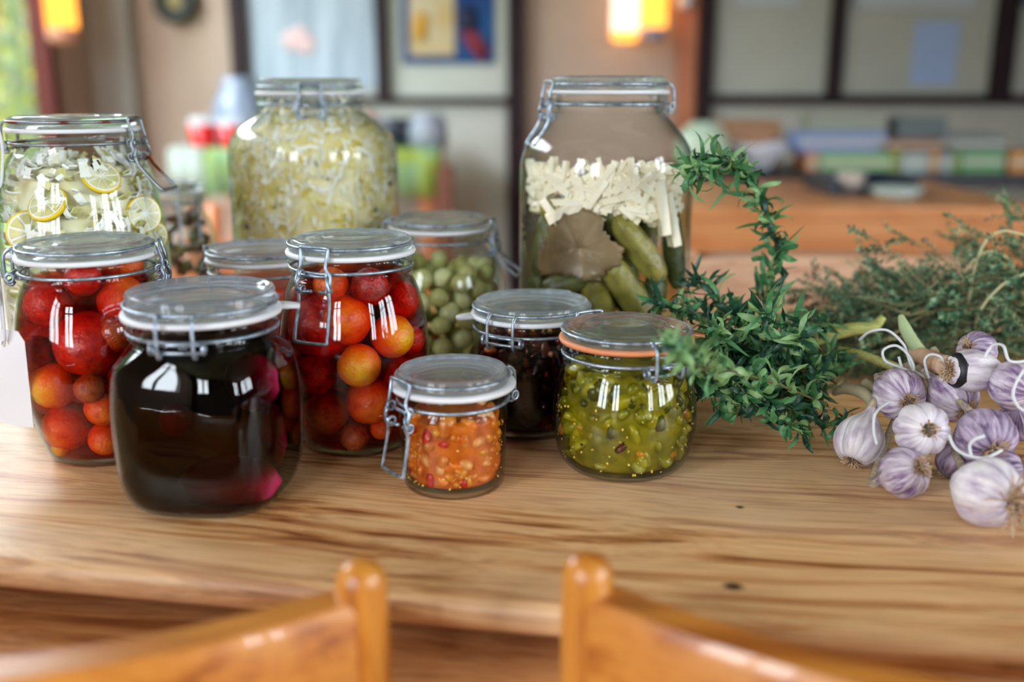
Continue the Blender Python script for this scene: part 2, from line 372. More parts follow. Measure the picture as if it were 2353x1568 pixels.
        m.tube([P(a, rl+.0035, -w, zn-.001), P(a, rl+.0045, 0, zn-.001), P(a, rl+.0035, w, zn-.001)], wr, 8)
        m.build('latch_link', wm, lb)
    J.md = md
    return J
def Rin(J, z, extra=.0016):
    return interp(J.prof, max(z, .003)) - extra
def inside(J, px, py, r, gap=.0003, k=None):
    """first point along the sight line where a ball of radius r clears the jar's inner wall"""
    d = ray(px, py).normalized(); t = (J.base - CO).length - .16
    for i in range(900):
        p = CO + d*t; q = p - J.base; z = q.z
        if .004 < z < J.h:
            rr = Rin(J, min(z, J.zsh)) if z < J.zsh else J.rl-.007
            if math.hypot(q.x, q.y) <= rr - r - gap and z >= .0058 + r*.8: return p
        t += .0005
    return None
def liquid(J, name, mat, fill, label, e=.0015, z0=.0037, kind='stuff'):
    zz = fill*J.zsh if fill <= 1 else J.zsh
    prof = [(0, z0)] + [(J.prof[0][0]*.72, z0)] + [(max(.002, r-e), z) for r, z in J.prof if z0+.001 < z < zz]
    if fill > 1:
        prof += [(J.rl-.0078, J.zsh+.004), (J.rl-.0078, J.zsh + (fill-1)*.02)]
        top = J.zsh + (fill-1)*.02
    else: top = zz; prof.append((max(.002, interp(J.prof, zz)-e), zz))
    prof.append((0, top))
    m = MB(); m.lathe(prof, 72, J.md)
    o = m.build(name, mat, None, fix=True, auto=True); o.location = J.base
    return tag(o, label, 'liquid', kind=kind)

# ---------------------------------------------------------------- room shell
TAUPE = simple('taupe_wall', srgb(158, 136, 120), .85, bump=.15, bscale=60, col2=srgb(150, 128, 112), nscale=3)
BEIGE = simple('beige_wall', srgb(186, 166, 150), .85, bump=.15, bscale=60, col2=srgb(180, 158, 142), nscale=3)
CREAM = simple('cream_panel', srgb(192, 194, 184), .8, bump=.1, bscale=60, col2=srgb(184, 187, 178), nscale=4)
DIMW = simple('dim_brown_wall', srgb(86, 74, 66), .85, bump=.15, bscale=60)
DARKT = simple('dark_brown_timber', srgb(44, 26, 30), .55, bump=.1, bscale=80, col2=srgb(34, 20, 24), nscale=12, spec=.2)
REDT = simple('red_brown_frame', srgb(84, 28, 22), .5, spec=.2, bump=.1, bscale=80)
CEIL = simple('white_ceiling', srgb(178, 174, 166), .9, bump=.05, bscale=30)
FLOORM = wood('floor_boards', srgb(170, 120, 80), srgb(150, 100, 62), srgb(110, 66, 40), .45, 0, .6)
def structure(o): o['kind'] = 'structure'; return o
def wall(name, a, b, mat):
    m = MB(); m.box(a, b); return structure(m.build(name, mat, smooth=False))
wall('floor', (XL-.2, YN-.2, -.1), (XR+.2, YF+.2, 0), FLOORM)
wall('ceiling', (XL-.2, YN-.2, ZC), (XR+.2, YF+.2, ZC+.1), CEIL)
wall('wall_far', (XL-.2, YF, 0), (XR+.2, YF+.15, ZC), BEIGE)
def side_boxes(m, xa, xb, ya, yb, wins):
    ys = [ya] + [v for w_ in wins for v in w_] + [yb]
    for i in range(0, len(ys), 2): m.box((xa, ys[i], 0), (xb, ys[i+1], ZC))
    for a, b in wins: m.box((xa, a, 0), (xb, b, NZ0)); m.box((xa, a, NZ1), (xb, b, ZC))
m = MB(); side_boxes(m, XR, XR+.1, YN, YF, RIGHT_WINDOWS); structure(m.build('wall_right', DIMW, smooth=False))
m = MB(); y0, y1, z0, z1 = LW
side_boxes(m, XL-.06, XL, YN, y0, LEFT_WINDOWS); m.box((XL-.06, y1, 0), (XL, YF, ZC)); m.box((XL-.06, y0, 0), (XL, y1, z0)); m.box((XL-.06, y0, z1), (XL, y1, ZC))
structure(m.build('wall_left', TAUPE, smooth=False))
m = MB(); xs = [XL-.2] + [v for ab in NEAR_WINDOWS for v in ab] + [XR+.2]
for i in range(0, len(xs), 2): m.box((xs[i], YN-.2, 0), (xs[i+1], YN, ZC))
for a, b in NEAR_WINDOWS: m.box((a, YN-.2, 0), (b, YN, NZ0)); m.box((a, YN-.2, NZ1), (b, YN, ZC))
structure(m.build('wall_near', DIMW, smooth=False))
WHT = simple('white_window_paint', srgb(215, 213, 206), .5)
for i, (a, b) in enumerate(NEAR_WINDOWS):
    m = MB(); t = .05; y = YN-.10
    m.box((a, y, NZ0), (a+t, y+.06, NZ1)); m.box((b-t, y, NZ0), (b, y+.06, NZ1)); m.box((a, y, NZ0), (b, y+.06, NZ0+t)); m.box((a, y, NZ1-t), (b, y+.06, NZ1))
    c = (a+b)/2; m.box((c-.045, y, NZ0), (c+.045, y+.06, NZ1)); zz = NZ0 + .62*(NZ1-NZ0); m.box((a, y, zz-.02), (b, y+.06, zz+.02))
    structure(m.build('window_%d' % (i+2), WHT, smooth=False))
for i, (xw, a, b) in enumerate([(XL-.055, a, b) for a, b in LEFT_WINDOWS] + [(XR+.02, a, b) for a, b in RIGHT_WINDOWS]):
    m = MB(); t = .05; c = (a+b)/2; zz = NZ0 + .62*(NZ1-NZ0)
    for (ya, yb, za, zb) in ((a, a+t, NZ0, NZ1), (b-t, b, NZ0, NZ1), (a, b, NZ0, NZ0+t), (a, b, NZ1-t, NZ1), (c-.045, c+.045, NZ0, NZ1), (a, b, zz-.02, zz+.02)): m.box((xw, ya, za), (xw+.045, yb, zb))
    structure(m.build('window_%d' % (i+4), WHT, smooth=False))
# left window with red brown frame
m = MB(); t = .075; x = XL-.05
m.box((x, y1-t, z0), (XL+.02, y1, z1)); m.box((x, y0, z0), (XL+.02, y0+t, z1)); m.box((x, y0, z0), (XL+.02, y1, z0+t)); m.box((x, y0, z1-t), (XL+.02, y1, z1))
w1 = structure(m.build('window_1', REDT, smooth=False))
m = MB(); m.box((x+.01, y0+t, z0+t), (x+.016, y1-t, z1-t)); m.build('window_pane', glass_mat('window_glass', (1,1,1), (.8,.85,.85)), w1, smooth=False)
# grey curtain / pilaster in the corner
m = MB(); m.box((XL, YF-.10, 0), (XL+.17, YF, ZC)); structure(m.build('trim_1', simple('grey_paint', srgb(160, 160, 152), .8), smooth=False))
# timber grid on the far wall with cream panels
ax = lambda px, y=YF: x_at(px, y, TZ+CH+.05)
zf = lambda py, y=YF: at_y(1176, py, y).z
P1 = [ (ax(545), ax(582)), (ax(870), ax(898)), (ax(1165), ax(1207)) ]
P2 = [ (ax(1592), ax(1632)), (ax(1892), ax(1924)), (ax(2262), ax(2308)), (ax(2620), ax(2660)) ]
def grid(name, posts, rails, zb):
    m = MB()
    for a, b in posts: m.box((a, YF-.09, 0 if (a, b) in (posts[0], posts[-1]) else zb), (b, YF-.001, ZC))
    a, b = posts[0][0], posts[-1][1]
    for za, zc in rails: m.box((a, YF-.085, za), (b, YF-.002, zc))
    o = structure(m.build(name, DARKT, smooth=False, bevel=.004))
    m = MB(); m.box((a, YF-.04, 0), (b, YF-.0015, ZC)); m.build('cream_panels', CREAM, o, smooth=False)
    return o
grid('trim_2', P1, [(zf(239), zf(222)), (2.3, 2.36)], zf(225))
grid('trim_3', P2, [(zf(240), zf(217)), (2.3, 2.36)], zf(225))
# orange brown door post left of the right grid
m = MB(); m.box((ax(1557), YF-.07, 0), (ax(1592), YF-.001, ZC)); structure(m.build('trim_4', wood('post_wood', srgb(205, 130, 90), srgb(185, 105, 65), srgb(140, 72, 45), .5, 2), smooth=False))

# outdoors beyond the left window
GRN = [simple('hedge_leaf_%s' % n, c, .6, trans=.3) for n, c in (('yellow', srgb(120, 116, 34)), ('mid', srgb(84, 104, 40)), ('dark', srgb(50, 70, 30)))]
wall('ground_outside', (-14, -8, -.25), (XL-.2, 12, -.12), simple('lawn', srgb(105, 130, 60), .9, col2=srgb(80, 105, 45), nscale=3))
m = MB(); rnd = random.Random(3)
for i in range(9000):
    y = rnd.uniform(-1, 11); z = rnd.uniform(-.15, 3.4); x = -4.6 - rnd.random()*.5 + .45*noise.noise(Vector((y*.8, z*.8, 0)))
    s = rnd.uniform(.04, .09); M = Matrix.Translation((x, y, z)) @ Matrix.Rotation(rnd.uniform(0, 6.28), 4, 'Z') @ Matrix.Rotation(rnd.uniform(-1, 1), 4, 'X')
    nn = noise.noise(Vector((y*1.1, z*1.1, 5))) + rnd.uniform(-.35, .35); m.mi = 0 if nn > .12 else (1 if nn > -.25 else 2)
    m.add([M @ Vector(p) for p in ((-s*.5, 0, 0), (0, -s*.1, -s), (s*.5, 0, 0), (0, s*.1, s))], [(0, 1, 2, 3)])
h_ = empty('garden_hedge', (0, 0, 0), label='sunlit green and yellow hedge seen through the left window', cat='hedge')
m.build('foliage', GRN, h_); m = MB(); m.box((-5.6, -1.5, -.2), (-4.95, 11.5, 3.3)); m.build('hedge_core', GRN[2], h_, smooth=False)
for ch in h_.children: ch.location = (0, 0, 0)

# ---------------------------------------------------------------- main table
eA, eB = at_z(0, 1290, TZ), at_z(2353, 1490, TZ)
yaw = math.atan2(eB.y-eA.y, eB.x-eA.x); tc_ = eA.lerp(eB, .5)
Mi = (Matrix.Translation(tc_) @ Matrix.Rotation(yaw, 4, 'Z')).inverted()
def tl(px, py):
    v = Mi @ at_z(px, py, TZ); return (v.x, v.y)
k1 = tl(1685, 1348); k2 = tl(1700, 1166)
TW = wood('table_pine', srgb(230, 184, 132), srgb(204, 146, 90), srgb(134, 74, 34), .46, 0, 1.0, knots=[(k1[0], k1[1], .008), (k2[0], k2[1], .004)], bleach=srgb(212, 190, 165))
TW2 = wood('leaf_pine', srgb(228, 164, 108), srgb(208, 138, 82), srgb(150, 86, 46), .4, 0, .9, knots=[(.0, -.06, .005)])
table = empty('pine_table', (tc_.x, tc_.y, 0), yaw, label='worn pine table carrying the jars, garlic and herbs', cat='table')
TD = .82; x0, x1 = -1.15, 1.25
m = MB(); rr = .009; th = .022; prof = []
for k in range(9):
    a = math.pi/2 + math.pi*k/8; prof.append((rr*math.cos(a)*.9, rr*math.sin(a)*1.0))
vs = []; nseg = 2
yz = [(rr + c, (TZ-th/2) + s*(th/2/rr)) for c, s in prof] + [(TD, TZ-th), (TD, TZ)]
n = len(yz)
for xx in (x0, x1): vs += [(xx, a, b) for a, b in yz]
m.add(vs, [(i, (i+1) % n, n+(i+1) % n, n+i) for i in range(n)] + [tuple(range(n-1, -1, -1)), tuple(range(n, 2*n))])
top = m.build('tabletop', TW, table, smooth=True, fix=True, auto=True)
m = MB(); m.box((x0+.06, .10, TZ-th-.10), (x1-.06, .125, TZ-th)); m.box((x0+.06, TD-.10, TZ-th-.10), (x1-.06, TD-.075, TZ-th)); m.box((x0+.06, .125, TZ-th-.10), (x0+.085, TD-.1, TZ-th)); m.box((x1-.085, .125, TZ-th-.10), (x1-.06, TD-.1, TZ-th))
m.build('apron', TW, table, smooth=False)
for sx in (x0+.04, x1-.10):
    for sy in (.09, TD-.13):
        m = MB(); m.box((sx, sy, 0), (sx+.06, sy+.06, TZ-th)); m.build('leg', TW, table, smooth=False, bevel=.004)
# pull out leaf below the top
lx1 = (Mi @ at_z(1560, 1500, TZ-.045)).x
m = MB(); m.box((x0+.1, -.22, TZ-.062), (lx1, .12, TZ-.040)); m.build('pull_out_leaf', TW2, table, smooth=False, bevel=.005)

# ---------------------------------------------------------------- chairs
CW = wood('varnished_beech', srgb(205, 136, 52), srgb(188, 112, 34), srgb(150, 80, 24), .34, 2, .8, grain=.4, coat=.25)
CW2 = wood('varnished_beech_rail', srgb(204, 132, 52), srgb(186, 110, 38), srgb(150, 80, 26), .3, 0, .8, grain=.4, coat=.4)
def make_chair(loc, rz, ztop, label, bow=.045, half=.205, railh=.095, raildrop=.018, mats=(CW, CW2), pr=.0128, group=None, railt=.012):
    """local -y is the back of the chair (where the back rest bows out); the seat lies on +y"""
    root = empty('wooden_chair', loc, rz, label=label, cat='chair')
    if group: root['group'] = group
    for sx in (-1, 1):
        m = MB(); zz = [0, .2, .44, ztop-.10, ztop-.03, ztop-.011, ztop-.006, ztop-.0025, ztop-.0007, ztop]
        rad = [pr*.8, pr*.95, pr*1.05, pr*1.0, pr*1.0, pr*.97, pr*.86, pr*.66, pr*.38, pr*.05]
        m.tube([(sx*half, -.0 + .06*max(0, (.44-z)/.44)*-1*.5, z) for z in zz], rad, 20); m.build('back_post', mats[0], root, auto=False)
    def rail(z0, z1, name):
        m = MB(); nx = 28; sec = []
        for i in range(nx+1):
            u = -1+2*i/nx; x = u*(half-.004); y = -bow*(1-u*u); ny = Vector((-2*u*bow/half*-1*-1, 1, 0)); t = Vector((1, 2*bow*u/half, 0)).normalized(); nrm = Vector((-t.y, t.x, 0))
            ring = []
            for (a, b) in ((-1, .0), (-1, 1-.05), (-.75, 1), (.75, 1), (1, 1-.05), (1, 0)):
                p = Vector((x, y, z0 + (z1-z0)*b)) + nrm*(railt*a); ring.append(p)
            sec.append(ring)
        k = 6; vs = [p for s_ in sec for p in s_]
        fs = [(i*k+j, (i+1)*k+j, (i+1)*k+(j+1) % k, i*k+(j+1) % k) for i in range(nx) for j in range(k)] + [tuple(range(k)), tuple(nx*k+j for j in range(k-1, -1, -1))]
        m.add(vs, fs); return m.build(name, mats[1], root, fix=True, auto=True)
    rail(ztop-raildrop-railh, ztop-raildrop, 'top_rail'); rail(.58, .62, 'lower_rail')
    m = MB(); ns = 24; vs = [];
    for z in (.425, .45):
        for k in range(ns):
            a = 2*math.pi*k/ns; q = 1/((abs(math.cos(a))**4+abs(math.sin(a))**4)**.25); vs.append((.205*q*math.cos(a), .20+.20*q*math.sin(a), z))
    m.add(vs, [tuple(range(ns-1, -1, -1)), tuple(range(ns, 2*ns))] + [(k, (k+1) % ns, ns+(k+1) % ns, ns+k) for k in range(ns)]); m.build('seat', mats[1], root, auto=True, bevel=.006)
    for sx in (-1, 1):
        m = MB(); m.tube([(sx*.17, .36, .43), (sx*.19, .38, 0)], [.017, .012], 14); m.build('leg', mats[0], root)
    return root
zt1 = at_y(825, 1286, .44).z
pL = at_y(828, 1286, .44); pR = at_y(1352, 1272, .44)
half = .205
# left chair: right post at pL
aL = R(2); make_chair((pL.x - half*math.cos(aL), pL.y - half*math.sin(aL), 0), aL, pL.z, 'varnished beech chair whose curved back rail runs off the lower left corner', bow=.066)
aR = R(-14); make_chair((pR.x + half*math.cos(aR), pR.y + half*math.sin(aR), 0), aR, pR.z, 'varnished beech chair whose back rail sweeps down to the lower right', bow=.055)
# far chair across the table (faces the camera)
pF = at_y(2252, 575, 1.40); CW3 = wood('pale_beech', srgb(226, 182, 148), srgb(214, 164, 126), srgb(190, 134, 98), .4, 0, .8, grain=.3)
make_chair((pF.x-.205, pF.y, 0), math.pi, pF.z, 'pale wooden chair on the far side of the table behind the thyme', bow=.02, railh=.12, raildrop=.012, mats=(CW3, CW3), railt=.009)

exec_later = []
# ---------------------------------------------------------------- preserving jars
CON = [(.034, 0), (.0385, .008), (.043, .05), (.0505, .25), (.0575, .48), (.0590, .58), (.0575, .72), (.0520, .90), (.0475, .98), (.0455, 1.0)]
J5 = make_jar(805, .765, .169, .0475, CON, 'tall jar of red and orange tomatoes behind the small relish jar', latch=R(-112), lid='flat', latch_h=.038)
J2 = make_jar(196, .745, .169, .0485, CON, 'tall jar of red and orange tomatoes beside the white paper tag', latch=R(12), tab=R(178), lid='flat', lever='mid')
SQ = [(.040, 0), (.046, .012), (.0525, .08), (.0565, .22), (.0580, .45), (.0580, .62), (.0560, .80), (.0520, .93), (.0485, .985), (.0465, 1.0)]
J3 = make_jar(461, .660, .1485, .0500, SQ, 'square shouldered jar of dark purple beetroot at the front', latch=R(89), tab=R(22), lid='dish', G=G_LIDF, square=(1.0, 3.2, R(-8)), sealw=.0025, lidthick=.014)
J4 = make_jar(603, .895, .141, .0490, SQ, 'jar of orange red sauce half hidden behind the beetroot jar', latch=R(165), lid='dish', G=G_LIDF, hard=('latch',), lever='mid', latch_h=.01)
J6P = [(.050, 0), (.056, .01), (.062, .06), (.0655, .25), (.0655, .55), (.0640, .75), (.058, .90), (.050, .98), (.0465, 1.0)]
J6 = make_jar(1012, .99, .156, .0490, J6P, 'jar of pickled green gooseberries with its latch flared open to the right', latch=R(-8), lid='flat', lever='flare', latch_h=.022)
J7P = [(r*1.09, z) for r, z in [(.074, 0), (.081, .008), (.0835, .03), (.0830, .30), (.0825, .60), (.0825, .80), (.0805, .87), (.0745, .92), (.0630, .962), (.0540, .988), (.0495, 1.0)]]
J7 = make_jar(712, 1.09, .289, .0550, J7P, 'big jar packed full of pale yellow sauerkraut', latch=R(-80), lid='dish', lidthick=.014, latch_h=.044)
J8P = [(.074, 0), (.080, .008), (.0820, .03), (.0820, .30), (.0820, .60), (.0820, .78), (.0795, .855), (.0725, .91), (.0630, .955), (.0565, .985), (.0530, 1.0)]
J8 = make_jar(1398, .955, .290, .0545, J8P, 'big jar of gherkins topped with white horseradish sticks', latch=R(196), lid='flat', lever='mid', latch_h=.024, lidthick=.013)
J9 = make_jar(1222, .812, .1085, .0485, [(.041, 0), (.045, .015), (.049, .10), (.0515, .30), (.0515, .70), (.0490, .88), (.0465, .985), (.0455, 1.0)], 'squat jar of dark brown preserve with a white seal tab', latch=R(62), tab=R(190), lid='dish', square=(.6, 3.5, R(20)))
J10 = make_jar(1040, .681, .0870, .0400, [(.0335, 0), (.0355, .02), (.0368, .12), (.0378, .5), (.0388, .85), (.0390, .95), (.0388, 1.0)], 'smallest jar, orange relish with red pepper pieces, at the front', latch=R(218), tab=R(42), lid='dish', G=G_LIDF, sealw=.0045, latch_h=.034)
J11 = make_jar(1440, .718, .1110, .0475, [(.036, 0), (.042, .015), (.0490, .12), (.0535, .35), (.0545, .50), (.0530, .70), (.0490, .90), (.0465, .985), (.0455, 1.0)], 'squat jar of green tomato relish with an orange rubber seal', latch=R(118), tab=R(15), lid='ring', G=G_LIDC, seal=SEALO)
J1 = make_jar(165, .86, .257, .0510, [(.058, 0), (.064, .008), (.0670, .03), (.0690, .35), (.0690, .60), (.0660, .77), (.0600, .91), (.0540, .975), (.0500, 1.0)], 'tall jar of lemon slices and onion at the back left', latch=R(-6), lid='flat', lever='flare', latch_h=.026, rust=True)
J12 = make_jar(372, 1.22, .168, .0480, CON, 'small dim jar of olives standing behind the lemon jar', latch=R(-40), lid='flat', lever='down')

# liquids
liquid(J2, 'brine', liquid_mat('tomato_brine', (.90, .34, .14), 120), 1.2, 'reddish brine filling the tomato jar beside the tag')
liquid(J5, 'brine', MATS['tomato_brine'], 1.2, 'reddish brine filling the tomato jar behind the small relish jar')
liquid(J3, 'beetroot_juice', liquid_mat('beetroot_juice_liquid', (.66, .03, .34), 400), .985, 'dark purple juice in the beetroot jar')
liquid(J6, 'brine', liquid_mat('gooseberry_brine', (.88, .90, .60), 8), .92, 'clear greenish brine in the gooseberry jar')
liquid(J8, 'brine', liquid_mat('gherkin_brine', (.70, .70, .42), 12), .66, 'cloudy olive brine in the gherkin jar')
liquid(J9, 'syrup', liquid_mat('dark_syrup', (.50, .22, .10), 220), .9, 'dark brown syrup in the squat jar with the seal tab')
liquid(J1, 'brine', liquid_mat('lemon_brine', (.97, .96, .84), 2), .80, 'pale yellow brine around the lemon slices')
liquid(J11, 'relish_juice', liquid_mat('green_relish_juice', (.80, .73, .20), 120), 1.0, 'olive green juice in the green relish jar')
liquid(J10, 'relish_juice', liquid_mat('orange_relish_juice', (.94, .66, .30), 120), .98, 'amber juice in the small orange relish jar')

# tomatoes
def tom_mat(name, a, b, sc=2.4):
    m = simple(name, a, .26, bump=.5, bscale=7, col2=b, nscale=sc, sss=.08, lo=.40, hi=.66, detail=5); return m
TM = {'r': tom_mat('red_tomato', srgb(214, 34, 16), srgb(165, 14, 12)), 'd': tom_mat('deep_red_tomato', srgb(170, 22, 14), srgb(120, 10, 10)),
      'o': tom_mat('orange_tomato', srgb(238, 108, 14), srgb(216, 72, 14)), 'y': tom_mat('yellow_tomato', srgb(250, 186, 26), srgb(246, 156, 18)), 'b': tom_mat('dull_orange_tomato', srgb(185, 84, 24), srgb(150, 50, 20))}
STEMM = simple('tomato_scar', srgb(120, 70, 30), .7)
def tom_mesh(seed):
    rnd = random.Random(seed); m = MB(); vs = []; V, Fc = blob(28, 20)
    for v in V:
        v = Vector(v); n = .035*noise.noise(v*2.2 + Vector((seed*3.1, 0, 0))) + .018*noise.noise(v*7 + Vector((seed, 5, 0)))
        d = 1 + n - .06*math.exp(-((1-v.z)/.05)); vs.append(v*d*Vector((1,1,1)).x)
    m.add(vs, Fc); me = bpy.data.meshes.new('tomato'); me.from_pydata(m.v, [], m.f)
    for p in me.polygons: p.use_smooth = True
    return me
TME = {}
def tomato(J, px, py, rp, c, label, s=(1, 1, 1), push=0, group=None):
    r = rp/F*((J.base-CO).dot(FW) - .045)
    cx_ = 1176.5 + F*((J.base+Vector((0, 0, .1))-CO).dot(Vector((1, 0, 0))))/((J.base+Vector((0, 0, .1))-CO).dot(FW)); p = None
    for k in range(10):
        p = inside(J, px + (cx_-px)*.05*k, py, r*.97)
        if p is not None: break
        r *= .96
    if p is None: print('no place', label); return
    if push: p = p + ray(px, py).normalized()*push
    key = (c, random.randrange(3))
    if key not in TME:
        me = tom_mesh(len(TME)+1); me.materials.append(TM[c]); TME[key] = me
    o = bpy.data.objects.new('cherry_tomato', TME[key]); COL.objects.link(o); o.location = p
    o.scale = (r*s[0], r*s[1], r*s[2]); o.rotation_euler = (random.uniform(-1.2, 1.2), random.uniform(-1, 1), random.uniform(0, 6))
    tag(o, label, 'tomato', group)
T2 = 'tomatoes in the jar beside the tag'; T5 = 'tomatoes in the jar behind the small relish jar'
for a in [(200, 790, 74, 'r', 'big red tomato hanging in the middle of the left tomato jar'), (112, 700, 52, 'r', 'red tomato high in the left tomato jar above the paper tag'),
          (60, 712, 38, 'd', 'dark red tomato pressed against the left edge of the left tomato jar'), (283, 690, 58, 'o', 'glossy orange red tomato near the neck of the left tomato jar'),
          (85, 815, 44, 'd', 'dark red tomato above the yellow one in the left tomato jar'), (124, 885, 54, 'y', 'bright yellow orange tomato left side of the left tomato jar'),
          (147, 980, 66, 'o', 'largest orange tomato low in the left tomato jar'), (236, 938, 41, 'o', 'small orange tomato touching the beetroot jar edge, upper one of two'),
          (242, 1008, 39, 'o', 'small orange tomato lowest in the left tomato jar'), (300, 868, 52, 'r', 'red tomato half hidden behind the shoulder of the beetroot jar'),
          (262, 768, 42, 'b', 'brownish orange tomato behind the big red one in the left jar'), (205, 893, 34, 'b', 'dim brown tomato in the centre gap of the left tomato jar'),
          (108, 1028, 28, 'y', 'sliver of yellow tomato at the bottom left of the left tomato jar'), (190, 640, 40, 'r', 'red tomato in the neck of the left tomato jar'), (300, 610, 30, 'o', 'orange tomato under the latch of the left tomato jar')]:
    tomato(J2, a[0], a[1], a[2], a[3], a[4], group=T2)
for a in [(745, 748, 82, 'r', 'big red tomato behind the latch lever of the middle tomato jar'), (690, 690, 46, 'd', 'dark red tomato at the upper left of the middle tomato jar'),
          (795, 735, 58, 'o', 'orange tomato with a window reflection in the middle jar'), (901, 773, 51, 'y', 'yellow orange tomato on the right of the middle tomato jar'),
          (825, 840, 50, 'y', 'bright yellow tomato in the centre of the middle jar'), (727, 856, 52, 'd', 'dark red tomato left of the bright yellow one'),
          (754, 946, 53, 'b', 'dull orange tomato low left in the middle tomato jar'), (850, 921, 55, 'o', 'red orange tomato below the bright yellow one'),
          (815, 1004, 34, 'b', 'small orange tomato at the bottom of the middle jar'), (876, 985, 26, 'o', 'small tomato half hidden by the latch of the smallest jar'),
          (664, 802, 29, 'b', 'little orange tomato beside the beetroot jar, in the middle tomato jar'), (925, 690, 48, 'r', 'red tomato under the shoulder of the middle jar, right side'),
          (962, 782, 42, 'r', 'red tomato at the right edge of the middle tomato jar'), (915, 858, 46, 'd', 'red tomato behind the lid of the smallest jar'), (850, 660, 44, 'd', 'dark tomato under the neck wire of the middle jar'), (760, 655, 40, 'o', 'orange tomato under the neck of the middle jar, behind the latch')]:
    tomato(J5, a[0], a[1], a[2], a[3], a[4], group=T5)
# more tomatoes deeper in both jars
def fill(J, n, r, c, lab, grp, zmin=.02, zmax=.12, seed=1, rmax=.6):
    rnd = random.Random(seed)
    for i in range(n):
        z = zmin + (zmax-zmin)*(i+.5)/n; a = rnd.uniform(0, 6.28); q = (Rin(J, z)-r)*rmax*math.sqrt(rnd.random())
        cc = rnd.choice(c); key = (cc, i % 3)
        if key not in TME:
            me = tom_mesh(len(TME)+1); me.materials.append(TM[cc]); TME[key] = me
        o = bpy.data.objects.new('cherry_tomato', TME[key]); COL.objects.link(o); o.location = J.base + Vector((q*math.cos(a), abs(q*math.sin(a))*1.0, z)); o.scale = (r, r, r)
        tag(o, lab, 'tomato', grp)
fill(J2, 6, .016, 'rrd', 'dim red tomato deep inside the left tomato jar', 'deep tomatoes in the left jar')
fill(J5, 6, .016, 'rrd', 'dim red tomato deep inside the middle tomato jar', 'deep tomatoes in the middle jar')

# generic scatter of pieces (stuff) against the inner wall
def chunk(m, c, s, rnd, kind='dice'):
    M = Matrix.Translation(c) @ Matrix.Rotation(rnd.uniform(0, 6.3), 4, 'Z') @ Matrix.Rotation(rnd.uniform(0, 6.3), 4, 'Y') @ Matrix.Rotation(rnd.uniform(0, 6.3), 4, 'X')
    if kind == 'dice':
        S = Matrix.Diagonal((s*rnd.uniform(.6, 1.2), s*rnd.uniform(.5, 1), s*rnd.uniform(.3, .7), 1))
        vs = []
        for v in BV:
            v = Vector(v); q = max(abs(v.x), abs(v.y), abs(v.z)); vs.append(M @ (S @ (v*(.55+.45/q if q else 1)*.8)))
        m.add(vs, BF)
    elif kind == 'seed':
        S = Matrix.Diagonal((s, s*.8, s*.4, 1)); m.add([M @ (S @ Vector(v)) for v in BVs], BFs)
    else:   # shred
        l = s*rnd.uniform(2.5, 6); w = s*.55; b = rnd.uniform(-.6, .6)*l; pts = [Vector((-l, 0, 0)), Vector((0, b*.4, 0)), Vector((l, 0, 0))]
        vs = []
        for p in pts:
            for a, b2 in ((-w, -w*.35), (w, -w*.35), (w, w*.35), (-w, w*.35)): vs.append(M @ (p + Vector((0, a, b2))))
        m.add(vs, [(0,1,2,3), (11,10,9,8)] + [(i*4+j, i*4+(j+1) % 4, (i+1)*4+(j+1) % 4, (i+1)*4+j) for i in range(2) for j in range(4)])
def pack(J, name, mats, weights, n, s0, s1, kind, z0, z1, label, cat, seed=1, core=None, depth=.6, front=False, seg=None, zramp=None):
    rnd = random.Random(seed); m = MB()
    for i in range(n):
        z = rnd.uniform(z0, z1)*J.zsh; z = max(z, .008); a = rnd.uniform(0, 2*math.pi); s = rnd.uniform(s0, s1); zc = min(z, J.zsh)
        rr = Rin(J, zc, .0020) - s*rnd.uniform(.75, depth*8)
        if J.md: rr = J.md(a, zc, rr)
        if rr <= .003: continue
        if z-s*.9 < .006: z = .006+s*.9
        w = weights if not zramp else zramp(z/J.zsh)
        m.mi = rnd.choices(range(len(mats)), w)[0]
        M = Vector((rr*math.cos(a), rr*math.sin(a), z)); chunk(m, M, s, rnd, kind if kind != 'mix' else rnd.choice(('shred', 'shred', 'dice')))
    nv = []
    for (x, y, z) in m.v:
        z = min(max(z, .0062), J.zsh*1.10); lim = (Rin(J, z, .0018) if z < J.zsh else J.rl-.0085); a = math.atan2(y, x)
        if J.md: lim = J.md(a, z, lim)
        hh_ = math.hypot(x, y)
        if hh_ > lim: x *= lim/hh_; y *= lim/hh_
        nv.append((x, y, z))
    m.v = nv
    o = m.build(name, mats, None, smooth=(kind != 'mix')); o.location = J.base; tag(o, label, cat, kind='stuff')
    return o
def core(J, name, mat, z1, e, label, cat, amp=.0, z0=.0042):
    m = MB(); zz = z1*J.zsh
    prof = [(0, z0), (J.prof[0][0]*.7, z0)] + [(max(.002, r-e), z) for r, z in J.prof if z0+.002 < z < zz] + [(max(.002, interp(J.prof, zz)-e-.002), zz), (0, zz)]
    m.lathe(prof, 72, J.md)
    if amp: m.v = [tuple(Vector(v)*(1+amp*noise.noise(Vector(v)*120))) if v[2] > .01 else v for v in m.v]
    o = m.build(name, mat, None, fix=True); o.location = J.base; tag(o, label, cat, kind='stuff'); return o

